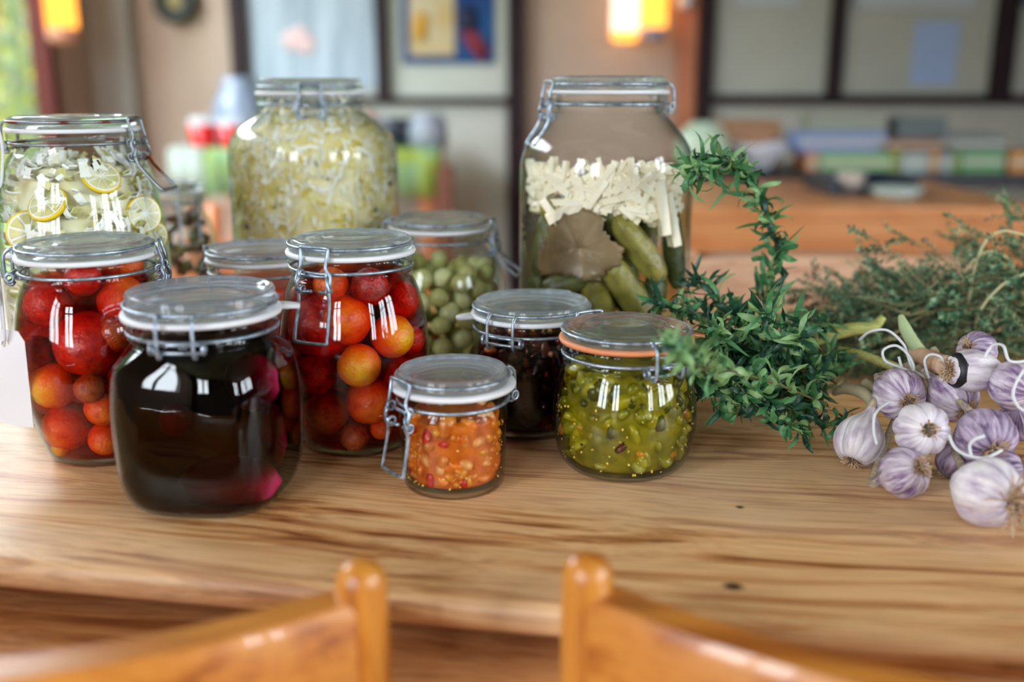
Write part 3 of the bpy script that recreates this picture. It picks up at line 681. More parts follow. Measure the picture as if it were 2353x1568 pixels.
# J10 orange relish
cm = lambda n, a, b, **k: simple(n, a, .3, col2=b, nscale=90, sss=.12, bump=.2, bscale=200, **k)
OR = [cm('relish_amber', srgb(212, 132, 44), srgb(180, 96, 28)), cm('relish_yellow', srgb(222, 160, 52), srgb(190, 122, 34)), cm('relish_onion', srgb(226, 172, 112), srgb(206, 140, 84)), cm('relish_red_pepper', srgb(205, 34, 24), srgb(170, 20, 18)), cm('relish_orange', srgb(228, 136, 46), srgb(205, 108, 34))]
core(J10, 'relish_mass', OR[0], .95, .0062, 'amber relish mass inside the smallest jar', 'relish', .05)
pack(J10, 'relish_pieces', OR, [5, 4, 3, .9, 3], 230, .0050, .0105, 'dice', 0, .95, 'diced onion, red pepper and vegetable pieces in the smallest jar', 'relish', 4, depth=.15)
SEED = simple('pale_seed', srgb(240, 205, 110), .4); BSEED = simple('black_speck', (.01, .01, .012), .5)
pack(J10, 'mustard_seeds', [SEED], [1], 70, .0009, .0013, 'seed', 0, .9, 'tiny pale seeds in the smallest jar', 'seeds', 9, depth=.12)
# J11 green relish
GR = [cm('green_relish_olive', srgb(150, 145, 34), srgb(108, 108, 22)), cm('green_relish_bright', srgb(172, 164, 40), srgb(136, 132, 26)), cm('green_relish_pale', srgb(168, 165, 96), srgb(135, 132, 62)), cm('green_relish_dark', srgb(80, 82, 20), srgb(58, 60, 14)), cm('green_relish_orange', srgb(205, 140, 40), srgb(170, 110, 28)), cm('green_relish_maroon', srgb(80, 18, 16), srgb(60, 12, 12))]
core(J11, 'relish_mass', GR[0], .97, .0078, 'olive green relish mass in the squat jar with the orange seal', 'relish', .05)
pack(J11, 'relish_pieces', GR, [5, 4, 3, 3, .8, .12], 330, .0075, .0150, 'dice', 0, .97, 'soft green tomato pieces in the jar with the orange seal', 'relish', 5, depth=.15, zramp=lambda q: [5, 5*(1-q)+.3, 4*(1-q), 2+4*q, 1.1*(1-q), .25*(1-q)])
pack(J11, 'mustard_seeds', [SEED], [1], 130, .0009, .0014, 'seed', 0, .75, 'tiny yellow seeds scattered in the green relish', 'seeds', 10, depth=.12)
pack(J11, 'pepper_specks', [BSEED], [1], 14, .0010, .0016, 'seed', .3, .99, 'few black specks in the green relish', 'specks', 11, depth=.12)
# J4 sauce
core(J4, 'tomato_sauce', simple('red_sauce', srgb(196, 62, 22), .35, col2=srgb(160, 40, 16), nscale=50, bump=.3), .99, .0018, 'orange red sauce in the jar behind the beetroot', 'sauce')
# J9 pieces
DK = [simple('prune_brown', srgb(80, 34, 18), .3, col2=srgb(50, 18, 10), nscale=60, bump=.3), simple('amber_peel', srgb(170, 88, 34), .3, col2=srgb(120, 52, 22), nscale=60), simple('dark_red_peel', srgb(120, 26, 18), .3)]
pack(J9, 'chutney_pieces', DK, [6, 2, 1], 260, .004, .008, 'dice', .05, 1.02, 'dark brown fruit pieces in the squat jar with the seal tab', 'chutney', 6, depth=.3)
core(J9, 'chutney_mass', simple('chutney_dark', srgb(26, 10, 10), .4), .88, .014, 'nearly black chutney mass in the squat jar', 'chutney')
# J3 beetroot
BEET = simple('beetroot_flesh', srgb(190, 16, 84), .8, col2=srgb(120, 6, 44), nscale=30, bump=.1)
def ball(name, p, s, mat, label, cat, group=None, rot=None, amp=.05, seg=28, rings=20, fine=0):
    V, Fc = blob(seg, rings); m = MB(); sd = random.random()*50
    m.add([Vector(v)*(1+amp*noise.noise(Vector(v)*2+Vector((sd, 0, 0))) + fine*noise.noise(Vector(v)*9+Vector((sd, 0, 0)))) for v in V], Fc)
    o = m.build(name, mat); o.location = p; o.scale = s
    if rot: o.rotation_euler = rot
    return tag(o, label, cat, group)
for (px, py, rp, sc, lab) in [(580, 878, 66, (1, 1, 1.1), 'beetroot piece glowing magenta at the right shoulder of the dark jar'), (530, 1105, 95, (1.3, 1, .62), 'beetroot piece lying at the bottom of the dark jar'),
                          (628, 1000, 46, (.7, .8, 1.9), 'beetroot piece against the right side of the dark jar'), (405, 965, 40, (1, 1, 1), 'faint round beetroot in the centre of the dark jar')]:
    r = rp/F*.62; p = inside(J3, px, py, r*.6)
    if p: ball('beetroot', p + ray(px, py).normalized()*(.0120 if px == 405 else .0062), (r*sc[0], r*sc[1]*.8, r*sc[2]), BEET, lab, 'beetroot', 'beetroot in the front jar', amp=.12)
# J6 gooseberries
GB = [simple('gooseberry_green', srgb(206, 206, 146), .25, col2=srgb(182, 184, 112), nscale=60, sss=.4), simple('gooseberry_pale', srgb(230, 230, 184), .25, col2=srgb(206, 208, 150), nscale=60, sss=.4)]
rnd = random.Random(12); V, Fc = blob(18, 12); GM = []
for k in range(2):
    me = bpy.data.meshes.new('gooseberry'); me.from_pydata(V, [], Fc); me.materials.append(GB[k]); [setattr(p, 'use_smooth', True) for p in me.polygons]; GM.append(me)
pts = []; tries = 0
while len(pts) < 110 and tries < 60000:
    tries += 1; z = rnd.uniform(.012, .105); rr = Rin(J6, z)-.0105; q = rr*(1 - .25*rnd.random()**2); a = rnd.uniform(0, 2*math.pi); p = Vector((q*math.cos(a), q*math.sin(a), z))
    if all((p-o).length > .0175 for o in pts): pts.append(p)
for p in pts:
    o = bpy.data.objects.new('gooseberry', GM[rnd.random() < .4]); COL.objects.link(o); o.location = J6.base+p; r = rnd.uniform(.0088, .0103); o.scale = (r, r, r*1.12); o.rotation_euler = (rnd.random()*3, rnd.random()*3, 0)
    tag(o, 'round green gooseberry packed in the jar with the flared latch', 'gooseberry', 'gooseberries in the jar with the flared latch')
# J12 olives
OLV = simple('dull_olive', srgb(108, 108, 60), .35, col2=srgb(60, 60, 34), nscale=50)
pack(J12, 'olives_mass', [OLV, DK[0]], [4, 1], 220, .006, .010, 'dice', 0, .95, 'dim olive green pickles packed in the jar behind the lemons', 'pickles', 14, depth=.2)
# J7 sauerkraut
KR = [simple('kraut_cream', srgb(248, 240, 212), .4, sss=.2), simple('kraut_yellow', srgb(238, 220, 130), .4, sss=.2), simple('kraut_white', srgb(252, 250, 240), .35), simple('kraut_gold', srgb(214, 190, 60), .4), simple('kraut_olive', srgb(160, 158, 74), .4)]
core(J7, 'kraut_mass', simple('kraut_core', srgb(236, 226, 180), .5, col2=srgb(214, 196, 112), nscale=45, bump=.3), .985, .0045, 'pale cabbage mass filling the big sauerkraut jar', 'sauerkraut', .02)
pack(J7, 'cabbage_shreds', KR, [1]*5, 3600, .0020, .0042, 'mix', 0, 1.0, 'shredded white and yellow cabbage against the glass of the big jar', 'sauerkraut', 7, depth=.16,
     zramp=lambda q: [5, 1+6*(1-q), 5*q+.5, 6.0*(1-q)**1.2, 1.6*(1-q)**1.2])
for (px, py) in ((570, 521), (862, 481), (893, 422)):
    p = inside(J7, px, py, .0030)
    if p: ball('juniper_berry', p - ray(px, py).normalized()*.0006, (.0030,)*3, BSEED, 'black juniper berry pressed on the glass of the sauerkraut jar', 'berry', 'juniper berries in the sauerkraut', seg=14, rings=10)
# J1 lemons, onion
LEM = simple('lemon_rind', srgb(240, 205, 30), .4, bump=.2); PULP = simple('lemon_pulp', srgb(232, 226, 170), .3, col2=srgb(214, 205, 130), nscale=80, sss=.3); PITH = simple('onion_white', srgb(252, 252, 248), .35, col2=srgb(240, 240, 226), nscale=60)
def lemon_slice(p, nrm, r, label):
    root = empty('lemon_slice', p, 0, label=label, cat='lemon', group='lemon slices in the tall jar')
    q = nrm.to_track_quat('Z', 'Y'); root.rotation_mode = 'QUATERNION'; root.rotation_quaternion = q
    m = MB(); t = .0022; m.lathe([(r*.93, -t), (r, -t*.8), (r, t*.8), (r*.93, t), (r*.93, -t)], 40); m.build('rind', LEM, root)
    m = MB(); m.lathe([(0, -t), (r*.93, -t), (r*.93, t*.95), (0, t*.95)], 40); m.build('pith', PITH, root, auto=True)
    m = MB()
    for k in range(9):
        a0 = 2*math.pi*k/9+.06; a1 = 2*math.pi*(k+1)/9-.06; vs = [(.12*r*math.cos((a0+a1)/2), .12*r*math.sin((a0+a1)/2), t*1.15)]
        for j in range(6): a = a0+(a1-a0)*j/5; vs.append((.84*r*math.cos(a), .84*r*math.sin(a), t*1.15))
        m.add(vs, [(0, j, j+1) for j in range(1, 6)])
    m.build('segments', PULP, root, smooth=False)
for (px, py, rp, tilt, lab) in [(70, 535, 52, (0, 0), 'lemon slice lying flat on the glass at the lower left of the tall jar'), (330, 492, 44, (.75, .1), 'lemon slice seen at an angle on the right side of the tall jar'),
                           (232, 408, 44, (.5, .9), 'lemon slice edge with a bright yellow rim near the top of the tall jar'), (110, 470, 46, (-.6, .7), 'lemon slice tilted among onion at the left of the tall jar'), (350, 545, 40, (.9, -.5), 'lemon slice at the right edge above the tomato jar latch')]:
    r = rp/F*.80; p = inside(J1, px, py, .0045)
    if p:
        n = (CO - p).normalized() + Vector((tilt[0], 0, tilt[1])); lemon_slice(p, n.normalized(), r, lab)
ON = [PITH, simple('onion_cream', srgb(246, 240, 208), .35, sss=.2), simple('onion_yellowgreen', srgb(206, 200, 130), .35), simple('herb_dark', srgb(50, 52, 26), .5)]
rnd = random.Random(5); m = MB()
for i in range(620):          # curved onion strips
    z = rnd.uniform(.012, .220); a = rnd.uniform(0, 2*math.pi); R0 = rnd.uniform(.014, .026); w = rnd.uniform(.004, .008); ln = rnd.uniform(1.0, 2.6)
    q = max(.006, Rin(J1, z) - rnd.uniform(.006, .016)); c = Vector((q*math.cos(a), q*math.sin(a), z))
    rot = Matrix.Rotation(a+math.pi/2+rnd.uniform(-.5, .5), 4, 'Z') @ Matrix.Rotation(rnd.uniform(.9, 2.2), 4, 'Y') @ Matrix.Rotation(rnd.uniform(-.6, .6), 4, 'X')
    m.mi = rnd.choices((0, 1, 2, 3), (8, 3, 1.6, .1))[0]; vs = []; n = 8
    for j in range(n+1):
        t = -ln/2+ln*j/n
        for (rr, zz) in ((R0-.0006, -w/2), (R0+.0008, -w/2), (R0+.0008, w/2), (R0-.0006, w/2)): vs.append(c + rot @ Vector((rr*math.cos(t)-R0, rr*math.sin(t), zz)))
    for v in vs:
        lim = Rin(J1, max(.006, min(v.z, J1.zsh)))-.0006; h = math.hypot(v.x, v.y)
        if h > lim: v.x *= lim/h; v.y *= lim/h
        v.z = max(v.z, .007)
    m.add(vs, [(0,1,2,3), (n*4+3, n*4+2, n*4+1, n*4)] + [(i_*4+j, i_*4+(j+1) % 4, (i_+1)*4+(j+1) % 4, (i_+1)*4+j) for i_ in range(n) for j in range(4)])
o = m.build('onion_strips', ON, None, fix=True, smooth=False); o.location = J1.base; tag(o, 'curved white onion strips packed between the lemon slices', 'onion', kind='stuff')
core(J1, 'pickle_core', simple('pickle_core_cream', srgb(236, 232, 204), .5, col2=srgb(214, 206, 150), nscale=50), .95, .0120, 'pale packed pickle mass in the middle of the lemon jar', 'pickles')
# J8 gherkins, sticks, leaf
GHK = [simple('gherkin_olive', srgb(160, 148, 70), .38, col2=srgb(108, 100, 40), nscale=55, bump=.9, bscale=110, sss=.1), simple('gherkin_dark', srgb(96, 98, 44), .38, col2=srgb(64, 68, 28), nscale=55, bump=.9, bscale=110)]
def gherkin(px, py, ang, ln, wd, label, mi=0, yaw_=0, push=0):
    r = wd/F*.9; L_ = ln/F*.9; p = inside(J8, px, py, r+.001)
    if not p: return
    p = p + ray(px, py).normalized()*push
    V, Fc = blob(24, 22); m = MB(); vs = []; sd = random.random()*40
    for v in V:
        v = Vector(v); z = v.z; rr = (1-abs(z)**3.2)**.5 if abs(z) < 1 else 0; h = math.hypot(v.x, v.y); a = math.atan2(v.y, v.x)
        q = r*rr*(1+.05*math.cos(6*a) + .05*noise.noise(Vector((math.cos(a)*2, math.sin(a)*2, z*3+sd)))); bend = .10*L_*z*z
        vs.append(Vector((q*math.cos(a) + bend, q*math.sin(a), z*L_)))
    m.add(vs, Fc)
    for k in range(46):
        a = random.uniform(0, 6.28); z = random.uniform(-.85, .85); rr = (1-abs(z)**3.2)**.5*r; c = Vector((rr*math.cos(a)+.10*L_*z*z, rr*math.sin(a), z*L_)); m.add([c + Vector(v)*r*.055 for v in BVs], BFs)
    o = m.build('gherkin', GHK[mi]); o.location = p
    # axis in the picture plane: ang measured from the picture's right, counter clockwise
    ax_ = (Vector((1, 0, 0))*math.cos(ang) + Vector((0, 0, 1))*math.sin(ang) + Vector((0, 1, 0))*yaw_).normalized()
    o.rotation_mode = 'QUATERNION'; o.rotation_quaternion = ax_.to_track_quat('Z', 'Y')
    tag(o, label, 'gherkin', 'gherkins in the big jar')
gherkin(1468, 570, R(-52+180), 95, 33, 'plump knobbly gherkin slanting down to the right below the sticks')
gherkin(1445, 670, R(125), 105, 36, 'gherkin slanting below the plump one, near the tarragon tip')
gherkin(1375, 700, R(100), 60, 36, 'round gherkin end above the lid of the squat dark jar', yaw_=.8)
gherkin(1545, 560, R(97), 110, 26, 'dark gherkin upright at the right wall of the big jar', 1)
gherkin(1255, 560, R(80), 90, 30, 'dark gherkin upright at the left wall of the big jar', 1)
gherkin(1300, 650, R(20), 60, 30, 'dim gherkin lying under the brown leaf', 1)
gherkin(1580, 600, R(90), 120, 18, 'thin dark gherkin at the far right edge of the big jar', 1)
gherkin(1275, 500, R(120), 50, 26, 'gherkin end showing at the upper left below the sticks', 0)
gherkin(1400, 500, R(140), 60, 28, 'gherkin tucked behind the brown leaf stalk', 1, push=.012)
gherkin(1240, 680, R(95), 60, 26, 'dark gherkin low at the left wall of the big jar', 1)
gherkin(1500, 690, R(80), 70, 30, 'dim gherkin behind the tarragon at the jar bottom', 1, push=.008)
for k in range(9):
    a = 2*math.pi*k/9+.3; q = .040; p = J8.base + Vector((q*math.cos(a), abs(q*math.sin(a)), .045 + (k % 3)*.055))
    V, Fc = blob(16, 12); m = MB(); m.add([Vector((v[0]*.017, v[1]*.017, v[2]*.045)) for v in V], Fc); o = m.build('gherkin', GHK[1]); o.location = p; o.rotation_euler = (random.uniform(-.3, .3), random.uniform(-.3, .3), 0)
    tag(o, 'dim gherkin deep inside the big jar', 'gherkin', 'gherkins deep in the big jar')
STK = simple('horseradish', srgb(255, 247, 226), .45, col2=srgb(244, 228, 194), nscale=70, stretch=(1, 1, .1), bump=.15)
rnd = random.Random(21); SM = []
for k in range(5):
    m = MB(); l = (.010, .0125, .0085, .0145, .0165)[k]; w = (.0033, .0030, .0036, .0033, .0040)[k]
    m.box((-w, -w*.75, -l), (w, w*.75, l)); me = bpy.data.meshes.new('horseradish_stick'); me.from_pydata([Vector(v)+Vector((rnd.uniform(-.0005, .0005),)*3) for v in m.v], [], m.f)
    bm = bmesh.new(); bm.from_mesh(me); bmesh.ops.bevel(bm, geom=bm.edges[:], offset=.0003, segments=1, affect='EDGES'); bm.to_mesh(me); bm.free()
    me.materials.append(STK); SM.append(me)
def stick(p, ang, yw, lab, grp, k=None, sc=1.0):
    o = bpy.data.objects.new('horseradish_stick', SM[rnd.randrange(5) if k is None else k]); COL.objects.link(o); o.location = p; o.scale = (sc,)*3
    ax_ = (Vector((math.cos(ang), yw, math.sin(ang)))).normalized(); o.rotation_mode = 'QUATERNION'; q = ax_.to_track_quat('Z', 'Y'); q.rotate(Matrix.Identity(3)); o.rotation_quaternion = q @ Matrix.Rotation(rnd.uniform(-.5, .5), 3, 'Z').to_quaternion()
    tag(o, lab, 'horseradish stick', grp)
zsf = .66*J8.zsh
for i in range(215):
    px = rnd.uniform(1222, 1590); u = (px-1400)/190; lo = 470 + 35*math.sin((px-1200)/60.) if px < 1420 else 500
    if px < 1300: lo = 450
    py = rnd.uniform(392, lo); p = inside(J8, px, py, .0075)
    if not p: continue
    p = p + Vector((0, rnd.uniform(0, .010), 0)); a = rnd.gauss(.6, .9); yw = rnd.uniform(-.2, .2) + u*.9*(-1 if px > 1400 else -1)*-1*0
    # keep the stick tangent to the wall
    rad = (p - J8.base).to_2d().normalized(); tn = Vector((-rad.y, rad.x)); ax_ = Vector((tn.x*math.cos(a), tn.y*math.cos(a), math.sin(a)))
    o = bpy.data.objects.new('horseradish_stick', SM[rnd.randrange(5)]); COL.objects.link(o); o.location = p
    o.rotation_mode = 'QUATERNION'; q = ax_.to_track_quat('Z', 'Y'); o.rotation_quaternion = q
    tag(o, 'short white horseradish stick in the layer floating on the gherkins', 'horseradish stick', 'horseradish sticks against the glass')
for i in range(70):
    a = rnd.uniform(0, 2*math.pi); q = (Rin(J8, zsf)-.016)*math.sqrt(rnd.random()); p = J8.base + Vector((q*math.cos(a), q*math.sin(a), zsf + rnd.uniform(-.006, .006)))
    stick(p, rnd.uniform(-.25, .25), rnd.uniform(-2, 2), 'white horseradish stick lying flat on top of the floating layer', 'horseradish sticks on the surface')
for (px, py, a, k, lab) in [(1520, 478, 1.75, 4, 'long white stick hanging down beside the right gherkin'), (1540, 505, 1.8, 4, 'broad white stick hanging lowest at the right of the jar'), (1278, 505, 2.2, 3, 'white stick fragment stuck by the left gherkin'), (1285, 490, .5, 2, 'small white stick above the fragment at the left')]:
    p = inside(J8, px, py, .005)
    if p: stick(p, a, 0, lab, 'horseradish sticks hanging low', k, 1.5)
# brown leaf
LFB = simple('pickled_leaf', srgb(138, 112, 76), .5, col2=srgb(100, 80, 50), nscale=30, bump=.4, bscale=90, detail=8)
m = MB(); cpx, cpy = 1330, 570; ctr = None; out = []; n = 72
for k in range(n):
    a = 2*math.pi*k/n; lob = 1 + .13*math.cos(3*(a-math.pi/2)) + .08*math.cos(5*a+.6) + .05*math.cos(13*a) + .045*math.cos(29*a+1); out.append((cpx + 92*lob*math.cos(a), cpy - 78*lob*math.sin(a)))
def leafp(px, py):
    p = inside(J8, px, py, .0012); return p
rings = []
for q in (0.02, .3, .6, .85, 1.0):
    row = []
    for (ox, oy) in out: row.append(leafp(cpx+(ox-cpx)*q, cpy+(oy-cpy)*q))
    rings.append(row)
vs = [p for row in rings for p in row]; fs = [(i*n+k, i*n+(k+1) % n, (i+1)*n+(k+1) % n, (i+1)*n+k) for i in range(4) for k in range(n)]
vs = [v + Vector((0, 1, 0))*(.0012*(1+noise.noise(v*90))) for v in vs]
m.add(vs, fs); o = m.build('vine_leaf', LFB); sm = o.modifiers.new('s', 'SOLIDIFY'); sm.thickness = .0006; tag(o, 'brown lobed vine leaf pressed on the glass of the gherkin jar', 'leaf')

# ---------------------------------------------------------------- paper tag with string
PAPER = simple('tag_paper', srgb(236, 237, 243), .75, bump=.05, bscale=400); STR = simple('white_string', srgb(226, 228, 232), .8, bump=.6, bscale=900)
YT = .69
tagr = empty('paper_tag', at_y(20, 760, YT), label='blank white paper tag hanging at the left edge on a string', cat='tag'); tb = tagr.location.copy()
cs = [(-75, 758), (20, 757), (42, 762), (57, 785), (62, 830), (78, 983), (40, 980), (0, 968), (-75, 945)]
hole = at_y(11, 789, YT); ho = [(11 + 7*math.cos(a), 789 + 7*math.sin(a)) for a in [2*math.pi*k/12 for k in range(12)]]
bm = bmesh.new()
oo = [bm.verts.new(at_y(x, y, YT + .012*((y-757)/225)) - tb) for x, y in cs]; hh = [bm.verts.new(at_y(x, y, YT+.0016) - tb) for x, y in ho]
eo = [bm.edges.new((oo[i], oo[(i+1) % len(oo)])) for i in range(len(oo))] + [bm.edges.new((hh[i], hh[(i+1) % 12])) for i in range(12)]
bmesh.ops.triangle_fill(bm, use_beauty=True, edges=eo); me = bpy.data.meshes.new('tag_card'); bm.to_mesh(me); bm.free()
o = link('tag_card', me, PAPER, tagr, smooth=False); sm = o.modifiers.new('s', 'SOLIDIFY'); sm.thickness = .0005
m = MB(); s1 = crom([at_y(4, 640, .735), at_y(0, 600, .74)-Vector((0, .004, 0)), at_y(3, 680, .715), at_y(9, 740, YT-.002), at_y(11, 786, YT-.001), at_y(6, 792, YT+.004), at_y(4, 740, YT+.002), at_y(-4, 660, .72), at_y(-6, 610, .735)], 6)
m.tube([p-tb for p in s1], .0010, 8); m.build('string', STR, tagr)
tagr.name = 'paper_tag'
# a second string loop beside the tall lemon jar
m = MB(); m.tube(crom([at_y(-30, 300, .80), at_y(-6, 296, .80), at_y(4, 330, .80), at_y(6, 370, .80), at_y(1, 425, .80), at_y(-12, 420, .80), at_y(-18, 340, .80)], 6), .0012, 8)
o = m.build('string_loop', STR); tag(o, 'white string loop hanging by the left wire of the lemon jar', 'string')

# ---------------------------------------------------------------- tarragon
TG = [simple('tarragon_mid', srgb(92, 148, 92), .40, col2=srgb(60, 116, 72), nscale=60, trans=.2, bump=.3, bscale=300), simple('tarragon_light', srgb(156, 190, 128), .42, col2=srgb(118, 164, 104), nscale=60, trans=.25, bump=.3, bscale=300), simple('tarragon_dark', srgb(38, 84, 58), .40, col2=srgb(24, 60, 44), nscale=60, trans=.1, bump=.3, bscale=300)]
TSTEM = simple('herb_stem', srgb(110, 120, 60), .5, col2=srgb(80, 72, 40), nscale=40)
def leaf(m, base, d, up, L_, w, curl, twist, rnd):
    d = d.normalized(); s = d.cross(up); s = s.normalized() if s.length > 1e-5 else d.orthogonal().normalized(); u = s.cross(d).normalized()
    n = 7; p = base.copy(); vs = []; fs = []
    for i in range(n+1):
        t = i/n; ww = w*(math.sin(math.pi*min(1, t*.94+.06))**.75)*(1-.35*t)+.0001
        fold = .35*ww
        vs += [p - s*ww + u*fold, p.copy(), p + s*ww + u*fold]
        q = Matrix.Rotation(curl/n*(1+.8*t), 3, s) @ Matrix.Rotation(twist/n, 3, d); d = q @ d; s = (Matrix.Rotation(twist/n, 3, d) @ s).normalized(); u = s.cross(d).normalized(); p = p + d*(L_/n)
        if p.z < TZ+.0015: p.z = TZ+.0015
    for i in range(n):
        for j in (0, 1): fs.append((i*3+j, i*3+j+1, i*3+j+4, i*3+j+3))
    m.add([(v.x, v.y, max(v.z, TZ+.001)) for v in vs], fs)
def sprig(ctrl, n, lens, label, group, seed, jit=.004, w=.0032, dens=3, lightp=.35, darkp=.3, stemr=.0012, cat='herb', name='tarragon_sprig', droop=0, mats=None):
    rnd = random.Random(seed); pts = crom([at_y(*c) for c in ctrl], 8); pts = [Vector((p.x, p.y, max(p.z, TZ+.002))) for p in pts]
    base = pts[0]; root = empty(name, base, label=label, cat=cat)
    if group: root['group'] = group
    m = MB(); k = len(pts); m.tube([p-base for p in pts], [stemr*(1-.6*i/k) for i in range(k)], 7); m.build('stem', TSTEM, root)
    m = MB()
    for i in range(n):
        t = (i+rnd.random())/n; f = t*(k-1); a = int(f); b = min(k-1, a+1); p = pts[a].lerp(pts[b], f-a); T = (pts[b]-pts[a]) if b > a else pts[-1]-pts[-2]; T.normalize()
        for q in range(dens):
            s = T.orthogonal().normalized(); s = Matrix.Rotation(rnd.uniform(0, 6.28), 3, T) @ s
            d = (T*rnd.uniform(.2, 1.1) + s*rnd.uniform(.5, 1.1) + Vector((0, 0, -droop))).normalized(); c = rnd.random()
            m.mi = 1 if c < lightp else (2 if c > 1-darkp else 0)
            leaf(m, p + s*stemr, d, T, rnd.uniform(*lens), w*rnd.uniform(.6, 1.15), rnd.uniform(-2.6, 4.2), rnd.uniform(-3.2, 3.2), rnd)
    m.v = [tuple(Vector(v)-base) for v in m.v]
    m.build('foliage', mats or TG, root)
    return root
TGp = 'tarragon sprigs of the bunch'
sprig([(1840, 860, .84), (1790, 790, .86), (1755, 715, .88), (1768, 640, .88), (1785, 570, .88), (1762, 490, .87), (1728, 425, .86), (1680, 372, .85), (1625, 372, .84), (1590, 400, .83)], 44, (.018, .036), 'tall tarragon sprig arching up and over towards the gherkin jar', None, 1, dens=5, w=.0033, darkp=.2, lightp=.3)
sprig([(1900, 930, .80), (1800, 850, .82), (1710, 760, .83), (1650, 690, .84), (1590, 650, .85)], 30, (.020, .036), 'tarragon sprig whose curled tip touches the gherkin jar at mid height', None, 2, darkp=.5, lightp=.15)
sprig([(1880, 900, .79), (1760, 820, .80), (1640, 750, .81), (1560, 710, .82), (1505, 695, .82)], 30, (.020, .034), 'tarragon sprig pointing left above the green relish lid', None, 3, darkp=.5, lightp=.2)
sprig([(1900, 930, .76), (1790, 885, .71), (1690, 855, .66), (1610, 840, .62), (1560, 815, .59)], 28, (.016, .027), 'blurred tarragon sprig hanging in front of the green relish jar', None, 4, dens=2, lightp=.7, darkp=.05, w=.0036)
sprig([(1620, 850, .62), (1575, 825, .60), (1545, 795, .585)], 9, (.014, .024), 'blurred tarragon tip over the lid of the green relish jar', None, 44, dens=2, lightp=.5, darkp=.25, w=.0036)
sprig([(1760, 880, .80), (1830, 800, .83), (1860, 755, .84), (1900, 750, .84)], 16, (.016, .028), 'tarragon tip pointing right towards the pale stalks', None, 5, darkp=.4)
sprig([(1740, 850, .79), (1830, 850, .79), (1900, 850, .79), (1930, 830, .79)], 18, (.014, .024), 'curly tarragon tip at the right of the bunch', None, 6, darkp=.3)
sprig([(1680, 850, .76), (1780, 920, .75), (1870, 965, .75), (1955, 978, .76)], 22, (.016, .028), 'tarragon sprig lying on the table towards the garlic', None, 7, darkp=.55, lightp=.1)
sprig([(1690, 880, .74), (1760, 950, .735), (1845, 985, .73)], 18, (.016, .026), 'tarragon sprig with a rolled leaf nearest the table edge', None, 8, darkp=.35)
sprig([(1715, 410, .858), (1670, 372, .85), (1625, 366, .842), (1598, 380, .838)], 7, (.034, .050), 'tip of the arching tarragon with long narrow leaves hanging down', None, 61, dens=1, w=.0034, droop=1.6, lightp=.4, darkp=.1)
rnd = random.Random(77)
for k in range(13):
    a = (k/13)*6.28; cx, cy = 1735, 830; ex, ey = cx + 150*math.cos(a) + rnd.uniform(-20, 20), cy + 105*math.sin(a)*1.0 + rnd.uniform(-15, 15); Y0 = rnd.uniform(.78, .86); Y1 = rnd.uniform(.72, .84)
    if ey > 930: Y1 = .735
    sprig([(1880+rnd.uniform(-20, 20), 930, .80), (cx+rnd.uniform(-40, 40), cy+rnd.uniform(-30, 40), Y0), ((cx+ex)/2, (cy+ey)/2, (Y0+Y1)/2), (ex, ey, Y1)], 22, (.018, .034), 'curly tarragon sprig tangled in the middle of the bunch', TGp, 100+k, dens=4, darkp=.5 if k % 2 else .25, lightp=.15 if k % 2 else .4)

# ---------------------------------------------------------------- thyme bunch
TH = [simple('thyme_green', srgb(96, 146, 108), .5, trans=.2), simple('thyme_pale', srgb(158, 178, 136), .5, trans=.2), simple('thyme_dark', srgb(48, 92, 68), .5), simple('thyme_purple', srgb(110, 78, 66), .6)]
THS = simple('thyme_stem', srgb(190, 184, 128), .6, col2=srgb(150, 128, 92), nscale=40)
def thyme(seed, brown=0):
    rnd = random.Random(seed); L_ = rnd.uniform(.085, .12); pts = [Vector((0, 0, 0))]; d = Vector((1, 0, 0))
    for i in range(10):
        d = (d + Vector((0, rnd.uniform(-.22, .22), rnd.uniform(-.16, .26)))).normalized(); pts.append(pts[-1] + d*L_/10)
    pts = crom(pts, 3); s = MB(); s.tube(pts, [.0008*(1-.5*i/len(pts)) for i in range(len(pts))], 5); f = MB(); br = []
    for b in range(5):
        i0 = rnd.randrange(6, len(pts)-4); d = (Vector((1, rnd.uniform(-1, 1), rnd.uniform(-.6, 1)))).normalized(); q = [pts[i0]]
        for j in range(4): d = (d+Vector((rnd.uniform(-.1, .2), rnd.uniform(-.2, .2), rnd.uniform(-.2, .2)))).normalized(); q.append(q[-1]+d*.007)
        q = crom(q, 3); s.tube(q, .00035, 4); br.append(q)
    for line, st in [(pts, 4)] + [(q, 1) for q in br]:
        for i in range(st, len(line)):
            T = (line[min(i+1, len(line)-1)]-line[i-1]).normalized()
            for q in range(3):
                o = Matrix.Rotation(rnd.uniform(0, 6.28), 3, T) @ T.orthogonal().normalized(); d = (o + T*rnd.uniform(.1, .8)).normalized(); l = rnd.uniform(.0030, .0060); w = l*.30; sd = d.cross(T).normalized(); p = line[i]
                f.mi = rnd.choices((0, 1, 2, 3), (4, 2, 3, .5+brown*6))[0]; f.add([p, p+d*l*.5+sd*w, p+d*l, p+d*l*.5-sd*w], [(0, 1, 2, 3)])
    root = empty('thyme_sprig', (0, 0, 0)); s.build('stem', THS, root); f.build('foliage', TH, root); return root
def copy_tree(o, parent=None):
    c = o.copy(); COL.objects.link(c)
    if parent: c.parent = parent
    for ch in o.children: copy_tree(ch, c)
    return c
protos = [thyme(s, brown=(s % 3 == 0)) for s in range(1, 8)]; used = set(); rnd = random.Random(31)
